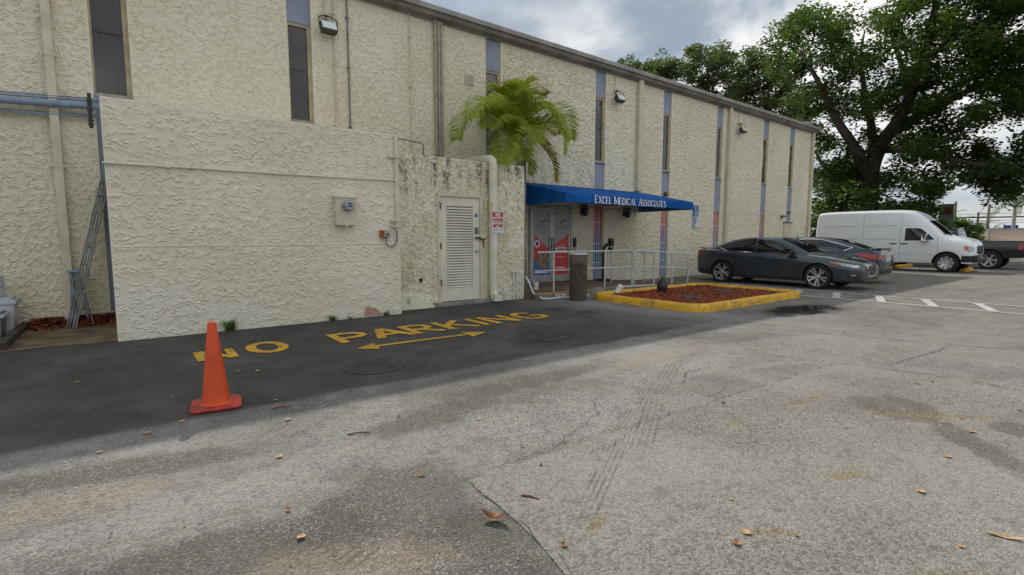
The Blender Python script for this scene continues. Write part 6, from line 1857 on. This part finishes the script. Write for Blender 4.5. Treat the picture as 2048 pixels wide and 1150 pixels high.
# ---- bushes
def bush(label, u, v, D, rx, rz, n, seed, m='leaf_bush', L=0.17, group='bushes behind the parked cars', ry=None):
    c = PD(u, v, D)
    base = Vector((c.x, c.y, 0))
    b = thing('bush', label, 'bush', tuple(base), group=group)
    rr = random.Random(seed)
    cs, rs = [], []
    f = Vector((c.x, c.y, 0)).normalized(); s = Vector((f.y, -f.x, 0))
    for i in range(n):
        a, q, h = rr.uniform(0, 2 * math.pi), rr.random() ** 0.4, rr.random()
        k = math.sqrt(max(0.05, 1 - (h * 0.98) ** 2.2))
        cs.append(base + s * (math.cos(a) * q * rx * k) + f * (math.sin(a) * q * (ry or rx) * 0.8 * k) + Vector((0, 0, 0.1 + h * rz * rr.uniform(0.85, 1.08))))
        rs.append(0.42 * rr.uniform(0.6, 1.2))
    crown('foliage', leaves(cs, rs, 60, L, seed, 0.8), M[m], b)
    for i in range(4):
        e = rr.choice(cs)
        MB().tube([base + s * rr.uniform(-.2, .2), base.lerp(e, 0.5) + Vector((0, 0, .2)), e], [0.05, 0.035, 0.012], 5).build('stem', M['bark'], b)
    return b


bush('bright green bush right of the huge tree, above the van bonnet', 1852, 440, 45, 1.5, 3.75, 110, 71)
bush('round green bush between the grey sign and the pale far wall', 1917, 455, 49, 1.65, 2.75, 110, 72)
bush('green bush just right of the building corner', 1632, 440, 46, 1.6, 3.4, 90, 73)
bush('dark green bush behind the roof of the white van, left part', 1690, 450, 45, 2.4, 3.6, 130, 74, 'leaf_big')
bush('dark green bush behind the roof of the white van, middle part', 1765, 450, 45, 2.4, 3.7, 130, 75, 'leaf_big')
bush('dark green bush behind the van windscreen', 1818, 450, 45.5, 2.0, 3.6, 120, 76, 'leaf_big')


# ---- feather palms
def frond(pts, wl, n, m, parent, seed, droop=0.35, droop_dir=Vector((0, 0, -1)), rach=0.018):
    """curved rachis through pts with two rows of drooping leaflets"""
    rr = random.Random(seed)
    pts = [Vector(p) for p in pts]
    fine = []
    for i in range(len(pts) - 1):
        p0, p1, p2, p3 = pts[max(i - 1, 0)], pts[i], pts[i + 1], pts[min(i + 2, len(pts) - 1)]
        for k in range(12):
            t = k / 12
            fine.append(0.5 * ((2 * p1) + (p2 - p0) * t + (2 * p0 - 5 * p1 + 4 * p2 - p3) * t * t + (3 * p1 - p0 - 3 * p2 + p3) * t ** 3))
    fine.append(pts[-1])
    mb = MB().tube(fine, [rach * (1 - 0.85 * i / len(fine)) for i in range(len(fine))], 5)
    N = len(fine)
    hd = Vector((fine[-1].x - fine[0].x, fine[-1].y - fine[0].y, 0))
    if hd.length < 0.05: hd = Vector((0.6, -0.8, 0))
    sd0 = hd.normalized().cross(Vector((0, 0, 1)))
    for j in range(n):
        f = 0.14 + 0.85 * j / n
        i = min(N - 2, int(f * (N - 1)))
        p = fine[i].lerp(fine[i + 1], f * (N - 1) - i)
        d = (fine[i + 1] - fine[i]).normalized()
        sd = (sd0 - d * sd0.dot(d)).normalized()
        un = sd.cross(d).normalized()
        l = wl * (math.sin(math.pi * min(1, 0.18 + f * 0.80)) ** 0.6) * rr.uniform(0.85, 1.1)
        for s in (-1, 1):
            out = (sd * s * 0.80 + d * 0.55 + un * rr.uniform(0.15, 0.5)).normalized()
            a = p
            b = a + out * l * 0.5
            c = b + (out + Vector((0, 0, -1)) * (droop * 1.5 + rr.uniform(0, 0.4))).normalized() * l * 0.5
            wv = out.cross(un).normalized() * (0.011 + 0.012 * wl) * rr.uniform(0.8, 1.2)
            mb.add([a - wv * 0.4, a + wv * 0.4, b + wv, b - wv, c], [(0, 1, 2, 3), (3, 2, 4)])
    return mb.build('frond', m, parent)


pc = Vector((7.86, 9.95, 3.72))
plm = thing('feather_palm', 'arching feather palm growing between the stained block and the awning', 'palm', (7.9, 9.95, 0.12))
MB().tube([(7.95, 9.95, 0.12), (7.92, 9.95, 1.5), (7.93, 9.95, 2.9), (7.90, 9.95, 3.5), (7.86, 9.95, 3.95)], [0.15, 0.12, 0.115, 0.13, 0.05], 12).build('trunk', M['palm_trunk'], plm, smooth=True)
MB().tube([(8.12, 10.1, 0.12), (8.10, 10.12, 1.5), (8.06, 10.1, 2.9), (8.02, 10.08, 3.6), (7.98, 10.05, 4.0)], [0.11, 0.09, 0.085, 0.095, 0.04], 10).build('trunk', M['palm_trunk'], plm, smooth=True)


def pf(px, wl, n, mk, seed, droop=0.35):
    pts = [PY(u, v, Y) for u, v, Y in px]
    frond(pts, wl * 1.2, int(n * 1.3), M[mk], plm, seed, droop)


S0 = (1030, 290, 9.95)
pf([S0, (1010, 243, 9.85), (965, 222, 9.7), (930, 240, 9.55), (916, 280, 9.45)], 0.58, 62, 'leaf_palm', 1, 0.45)
pf([S0, (1005, 235, 9.6), (985, 205, 9.2), (960, 205, 8.9), (940, 235, 8.7)], 0.54, 54, 'leaf_palm', 2, 0.4)
pf([S0, (1022, 215, 9.8), (1012, 180, 9.6), (1000, 175, 9.4)], 0.56, 54, 'leaf_palm', 3, 0.2)
pf([S0, (1034, 215, 10.0), (1040, 175, 10.1), (1052, 165, 10.2)], 0.58, 56, 'leaf_palm_flare', 4, 0.2)
pf([S0, (1046, 225, 9.9), (1068, 190, 9.8), (1092, 190, 9.7)], 0.56, 54, 'leaf_palm_flare', 5, 0.3)
pf([S0, (1056, 240, 10.0), (1095, 215, 10.1), (1128, 232, 10.15), (1142, 280, 10.2)], 0.58, 62, 'leaf_palm', 6, 0.4)
pf([S0, (1060, 258, 9.7), (1098, 245, 9.4), (1125, 268, 9.2), (1128, 310, 9.1)], 0.56, 59, 'leaf_palm', 7, 0.45)
pf([S0, (1055, 270, 9.7), (1082, 290, 9.5), (1105, 325, 9.4), (1110, 362, 9.3)], 0.62, 59, 'leaf_palm_old', 8, 0.3)
pf([S0, (1025, 258, 9.6), (1018, 265, 9.2), (1010, 300, 9.0), (1000, 325, 8.95)], 0.56, 56, 'leaf_palm', 9, 0.3)
pf([S0, (1038, 262, 9.6), (1040, 285, 9.2), (1046, 318, 9.1)], 0.50, 48, 'leaf_palm', 10, 0.3)
pf([S0, (1024, 235, 10.1), (1000, 215, 10.4), (975, 225, 10.55), (965, 250, 10.6)], 0.47, 45, 'leaf_palm', 11, 0.4)
pf([S0, (1060, 250, 10.2), (1090, 245, 10.45), (1115, 270, 10.6)], 0.45, 45, 'leaf_palm_old', 12, 0.4)
pf([S0, (1030, 230, 9.7), (1030, 195, 9.4), (1022, 190, 9.2)], 0.55, 54, 'leaf_palm', 14, 0.3)
pf([S0, (1050, 232, 9.6), (1075, 210, 9.3), (1105, 225, 9.1), (1118, 255, 9.0)], 0.55, 56, 'leaf_palm', 15, 0.4)
pf([S0, (1012, 250, 9.5), (995, 240, 9.1), (978, 258, 8.9)], 0.5, 48, 'leaf_palm', 16, 0.4)
pf([S0, (1048, 250, 9.5), (1062, 255, 9.2), (1075, 285, 9.0)], 0.5, 48, 'leaf_palm', 17, 0.4)
pf([(1046, 328, 9.95), (1056, 322, 9.8), (1062, 330, 9.7), (1060, 350, 9.65)], 0.25, 29, 'leaf_palm', 13, 0.4)

for k, (u, D, vt, sc, lb) in enumerate(((2030, 72, 398, 1.0, 'far palm standing against the sky at the right edge'), (1979, 95, 452, 0.85, 'low far palm above the pale wall'))):
    top = PD(u, vt + 18, D)
    t_ = thing('far_palm', lb, 'palm', (top.x, top.y, 0))
    MB().tube([(top.x, top.y, -0.05), (top.x + 0.1, top.y, top.z * 0.5), tuple(top)], [0.22, 0.17, 0.14], 8).build('trunk', M['palm_trunk'], t_, smooth=True)
    for j in range(13):
        a = 2 * math.pi * j / 13
        e = 0.9 * math.sin(j * 2.3)
        q = Vector((math.cos(a), math.sin(a), 0)) * sc
        frond([top, top + q * 0.9 + Vector((0, 0, 0.8 + 0.5 * e)), top + q * 1.9 + Vector((0, 0, 0.5 + e)), top + q * 2.5 + Vector((0, 0, -0.5 + e))], 0.7 * sc, 26, M['leaf_far'], t_, 100 + j, 0.5, rach=0.04)


# ---- weeds at the annex foot
def tuft(label, x, y, h, n, seed):
    rr = random.Random(seed)
    mb = MB()
    for i in range(n):
        a, l = rr.uniform(0, 2 * math.pi), h * rr.uniform(0.5, 1.1)
        d = Vector((math.cos(a), math.sin(a) * 0.5 - 0.25, 0)) * rr.uniform(0.2, 0.8)
        b = Vector((x + rr.gauss(0, 0.03), y + rr.gauss(0, 0.015), 0))
        mid = b + d * l * 0.5 + Vector((0, 0, l * 0.65)); tip = b + d * l * 1.15 + Vector((0, 0, l * rr.uniform(0.5, 1.0)))
        sd = Vector((-d.y, d.x, 0)).normalized() * 0.006
        mb.add([b - sd, b + sd, mid + sd, mid - sd, tip], [(0, 1, 2, 3), (3, 2, 4)])
    r = thing('grass_tuft', label, 'weed', (x, y, 0), group='weeds at the annex foot')
    mb.build('blades', M['grass'], r)


tuft('largest grass tuft at the annex foot, behind the cone', 1.17, AY - 0.06, 0.24, 70, 1)
tuft('low grass tuft at the middle of the annex foot', 2.72, AY - 0.05, 0.13, 50, 2)
tuft('small grass tuft at the right end of the annex foot', 3.68, AY - 0.05, 0.12, 36, 3)
tuft('tiny grass sprig low on the annex foot by the red smear', 3.02, AY - 0.05, 0.09, 20, 4)
# ---------------------------------------------------------------- far background
a, b = PD(1938, 470, 58), PD(2300, 470, 52)
a.z = b.z = 0
fw = thing('far_wall', 'long pale pinkish wall across the street at the right edge', 'wall', tuple(a.lerp(b, 0.5)))
dv = (b - a).normalized(); pv_ = Vector((-dv.y, dv.x, 0))


def wallbox(p, q, t, z0, z1):
    d = (q - p).normalized(); n = Vector((-d.y, d.x, 0)) * t / 2
    vs = [Vector((c.x, c.y, z)) for z in (z0, z1) for c in (p - n, q - n, q + n, p + n)]
    return MB().add(vs, [(3, 2, 1, 0), (4, 5, 6, 7), (0, 1, 5, 4), (1, 2, 6, 5), (2, 3, 7, 6), (3, 0, 4, 7)])


wallbox(a, b, 0.25, 0, 2.08).build('wall', M['pink_wall'], fw)
wallbox(a, b, 0.34, 2.081, 2.18).build('coping', M['far_wall'], fw)
for k in range(7):
    p = a + dv * (1.5 + 2.9 * k)
    wallbox(p - pv_ * 0.16 - dv * 0.14, p - pv_ * 0.16 + dv * 0.14, 0.12, 0, 2.07).build('pilaster', M['pink_wall'], fw)
ms = thing('mesh_fence', 'orange mesh barrier fence standing before the pinkish wall', 'fence', tuple(a.lerp(b, 0.4) - pv_ * 2))
a2, b2 = a + dv * 0.5 + (Vector((0, 0, 0)) - a).normalized() * 3.0, b + (Vector((0, 0, 0)) - b).normalized() * 3.0
Lf = (b2 - a2).length; d2 = (b2 - a2).normalized()
for k in range(int(Lf / 2) + 1):
    p = a2 + d2 * 2 * k
    MB().tube([p, p + Vector((0, 0, 1.35))], 0.02, 5).build('post', M['dark_metal'], ms)
net = MB()
for z in np.arange(0.08, 1.21, 0.09):
    net.bar(a2 + Vector((0, 0, z)), b2 + Vector((0, 0, z)), 0.012, 0.035)
for k in range(int(Lf / 0.14)):
    p = a2 + d2 * 0.14 * k
    net.bar(p + Vector((0, 0, 0.05)), p + Vector((0, 0, 1.2)), 0.012, 0.022)
net.build('netting', M['orange_mesh'], ms)

for k, (u, v, D, top, lb, mats_) in enumerate(((1995, 462, 108, 2.9, 'long low grey-roofed building far behind the pinkish wall', 'far_wall'), (1950, 462, 130, 3.2, 'low grey far building left of the long one', 'far_roof'))):
    p = PD(u, v, D); p.z = 0
    r = thing('far_building', lb, 'building', tuple(p))
    q = PD(u + 190 if k == 0 else u + 25, v, D); q.z = 0
    s = PD(u - 20, v, D); s.z = 0
    wallbox(s, q, 8, 0, top - 0.5).build('walls', M[mats_], r)
    wallbox(s, q, 9, top - 0.499, top).build('roof', M['far_roof'], r)
    for j in range(5):
        c = s.lerp(q, 0.12 + 0.18 * j); c2 = s.lerp(q, 0.12 + 0.18 * j + 0.06)
        o_ = (Vector((0, 0, 0)) - c).normalized() * 4.06
        wallbox(c + o_, c2 + o_, 0.1, 1.0, 2.0).build('window', M['dark_metal'], r)
p, q = PD(2006, 460, 100), PD(2036, 460, 100)
tp = thing('blue_tarp', 'bright blue tarp roof above the pinkish wall', 'tarp', (p.x, p.y, 0))
p.z = q.z = 0
wallbox(p, q, 2.5, 2.45, 3.25).build('tarp', M['tarp'], tp)
for e in (p, q): MB().tube([e, e + Vector((0, 0, 2.6))], 0.06, 6).build('post', M['pole'], tp)

# street sign behind the van
p = PD(1889, 470, 48); p.z = 0
sb_ = thing('street_sign', 'tall grey sign board with reddish peak between two bushes', 'sign', tuple(p))
f = p.normalized(); s = Vector((f.y, -f.x, 0))
wallbox(p - s * 0.40, p + s * 0.40, 0.3, 0.6, 3.75).build('board', M['far_roof'], sb_)
wallbox(p - s * 0.46 - f * .0, p + s * 0.46, 0.36, 3.751, 3.86).build('cap', M['gutter_lt'], sb_)
wallbox(p - s * 0.30 - f * 0.17, p + s * 0.30 - f * 0.17, 0.03, 3.1, 3.6).build('red_panel', M['rust'], sb_)
for e in (-0.3, 0.3): MB().tube([p + s * e, p + s * e + Vector((0, 0, 0.62))], 0.05, 6).build('leg', M['pole'], sb_)

# utility poles with cross arms and wires
tops = []
for k, (u, v, D, lb) in enumerate(((1912, 403, 105, 'wooden utility pole with two cross arms, left of the three'), (1957, 424, 118, 'shorter utility pole with transformer, middle of the three'), (1979, 408, 112, 'tall utility pole with cross arms, right of the three'))):
    t = PD(u, v, D)
    r = thing('utility_pole', lb, 'utility pole', (t.x, t.y, 0), group='utility poles on the skyline')
    MB().tube([(t.x, t.y, -0.05), tuple(t)], [0.24, 0.17], 8).build('pole', M['pole'], r, smooth=True)
    f = Vector((t.x, t.y, 0)).normalized(); s = Vector((f.y, -f.x, 0))
    for j, dz in enumerate((1.6, 2.9) if k != 1 else (0.9,)):
        for sg_n in (-1, 1):
            MB().tube([t - Vector((0, 0, dz)), t + s * sg_n * 1.1 - Vector((0, 0, dz - 0.25)), t + s * sg_n * 1.35 - Vector((0, 0, dz - 0.2))], 0.05, 5).build('cross_arm', M['pole'], r)
    if k == 1: MB().lathe([(0, 0.0), (0.28, 0.0), (0.28, 0.8), (0, 0.85)], (t.x + s.x * 0.5, t.y + s.y * 0.5, t.z - 2.6), 10).build('transformer', M['alu'], r)
    tops.append(t)


def wire(label, u0, v0, u1, v1, D, rad, sag):
    A, B = PD(u0, v0, D), PD(u1, v1, D)
    pts = [A.lerp(B, i / 16) - Vector((0, 0, sag * 4 * (i / 16) * (1 - i / 16))) for i in range(17)]
    tag(MB().tube(pts, rad, 5).build('overhead_wire', M['wire']), label, 'wire', 'overhead wires')


wire('thick overhead wire crossing the sky, lowest and darkest', 1740, 436, 2250, 427, 100, 0.10, 0.2)
wire('thin overhead wire just below the pole tops', 1740, 428, 2250, 414, 110, 0.03, 0.5)
wire('thin overhead wire above the thick one', 1740, 440, 2250, 434, 112, 0.03, 0.3)
wire('thin low overhead wire below the thick one', 1740, 446, 2250, 438, 114, 0.035, 0.3)

# ---------------------------------------------------------------- litter on the pavement
def leaf_mesh(name, L, curl, m, seed, wd=0.42):
    rr = random.Random(seed)
    mb = MB()
    n = 7
    vs = []
    for i in range(n):
        t = i / (n - 1)
        w_ = L * wd * math.sin(math.pi * min(0.97, max(0.04, t))) ** 0.8
        x = (t - 0.5) * L
        z = curl * L * (2 * t - 1) ** 2 * 0.8 + 0.004
        wob = rr.uniform(-0.1, 0.1) * L * 0.3
        vs += [(x, -w_ + wob * 0.3, z + curl * w_ * 1.4), (x, wob * 0.3, z), (x, w_ + wob * 0.3, z + curl * w_ * 1.1)]
    for i in range(n - 1):
        for k in range(2):
            mb.add([vs[3 * i + k], vs[3 * i + 3 + k], vs[3 * i + 4 + k], vs[3 * i + 1 + k]], [(0, 1, 2, 3)])
    o = mb.build(name, m, smooth=True)
    return o


protos = [leaf_mesh('fallen_leaf', 0.085, 0.16, M['leaftan'], 1), leaf_mesh('fallen_leaf', 0.07, 0.28, M['leafbrown'], 2), leaf_mesh('fallen_leaf', 0.095, 0.2, M['leafbrown'], 3, 0.3)]
spots = [(200, 906, 0), (576, 841, 0), (559, 915, 0), (578, 1022, 1), (603, 1077, 0), (51, 987, 1), (295, 868, 0), (364, 845, 0), (154, 766, 0), (344, 795, 0), (559, 814, 2), (609, 792, 1), (551, 802, 0), (1128, 1094, 1), (1044, 893, 1), (1082, 932, 1), (844, 952, 2), (958, 840, 0), (797, 833, 1), (1462, 1001, 0), (1492, 1068, 0), (1474, 1090, 2), (1595, 1075, 1), (1841, 986, 0), (1923, 1096, 0), (1945, 866, 0), (1923, 839, 1), (1446, 807, 1), (1692, 858, 1), (1894, 915, 0), (1865, 765, 1), (1835, 769, 2), (1980, 792, 2), (2040, 823, 1), (1792, 696, 1), (1688, 665, 2), (1551, 740, 1), (703, 783, 1), (476, 744, 0), (515, 743, 0), (860, 716, 1), (995, 700, 1)]
used = [False] * 3
rr = random.Random(5)
for (u, v, k) in spots:
    p = G(u, v)
    o = protos[k] if not used[k] else dup(protos[k])
    used[k] = True
    s = rr.uniform(0.32, 0.62)
    o.location = (p.x, p.y, 0.006); o.rotation_euler = (rr.uniform(-0.1, 0.1), rr.uniform(-0.1, 0.1), rr.uniform(0, 6.3)); o.scale = (s, s * rr.uniform(0.8, 1.1), s)
    zone = 'dark asphalt in the building shade' if p.y > 4.3 else ('pale slab in front' if 1.45 < p.x < 6.4 and p.y < 2.25 else ('grey sunlit asphalt left of the pale slab' if p.x < 1.5 else 'grey sunlit asphalt behind the pale slab'))
    tag(o, ('small tan dry leaf on the ', 'small curled brown leaf on the ', 'narrow brown dry leaf on the ')[k] + zone, 'leaf', 'small dry leaves on the pavement')
o = leaf_mesh('fallen_leaf', 0.135, 0.42, M['leafbrown'], 9, 0.24)
p = G(988, 1042); o.location = (p.x, p.y, 0.004); o.rotation_euler = (0.1, 0.0, R(-55))
tag(o, 'largest curled brown leaf, near the pale slab corner in front', 'leaf')
o = leaf_mesh('seed_pod', 0.15, 0.12, M['leaftan'], 10, 0.12)
p = G(2007, 1076); o.location = (p.x, p.y, 0.004); o.rotation_euler = (0, 0, R(-70))
tag(o, 'long tan pod-like leaf near the lower right corner', 'leaf')
for k, (u0, v0, u1, v1, lb) in enumerate(((695, 869, 742, 864, 'reddish twig lying left of the pale slab'), (1043, 991, 1078, 998, 'thin reddish twig lying on the pale slab'), (545, 817, 583, 812, 'short dark twig near the shadow edge below the painted words'))):
    A, B = G(u0, v0, 0.008), G(u1, v1, 0.008)
    t_ = tag(MB().tube([A, A.lerp(B, 0.5) + Vector((0.004, 0.006, 0.004)), B], [0.006, 0.005, 0.003], 5).build('fallen_twig', M['rust']), lb, 'twig')

# loose grit and pebbles on the asphalt
rg = np.random.RandomState(17)
n = 3600
x = rg.rand(n) * 9 - 1.5; y = 0.9 + rg.rand(n) ** 1.2 * 3.3
sz = 0.0025 + 0.0075 * rg.rand(n) ** 3
V = []
tet = np.array([[1, 0, 0], [-0.5, 0.85, 0], [-0.5, -0.85, 0], [0, 0, 0.9]])
c = np.stack([x, y, np.full(n, 0.005)], 1)
a_ = rg.rand(n) * 6.3
ca, sa = np.cos(a_), np.sin(a_)
T = tet[None] * sz[:, None, None]
T = np.stack([T[..., 0] * ca[:, None] - T[..., 1] * sa[:, None], T[..., 0] * sa[:, None] + T[..., 1] * ca[:, None], T[..., 2]], -1) + c[:, None]
tri = T[:, [[0, 1, 3], [1, 2, 3], [2, 0, 3]]].reshape(-1, 3)
me = soup('grit', tri, 3); me.materials.append(M['stone'])
o = link('grit', me); o['kind'] = 'stuff'; o['label'] = 'loose pale grit and pebbles scattered over the asphalt'; o['category'] = 'grit'
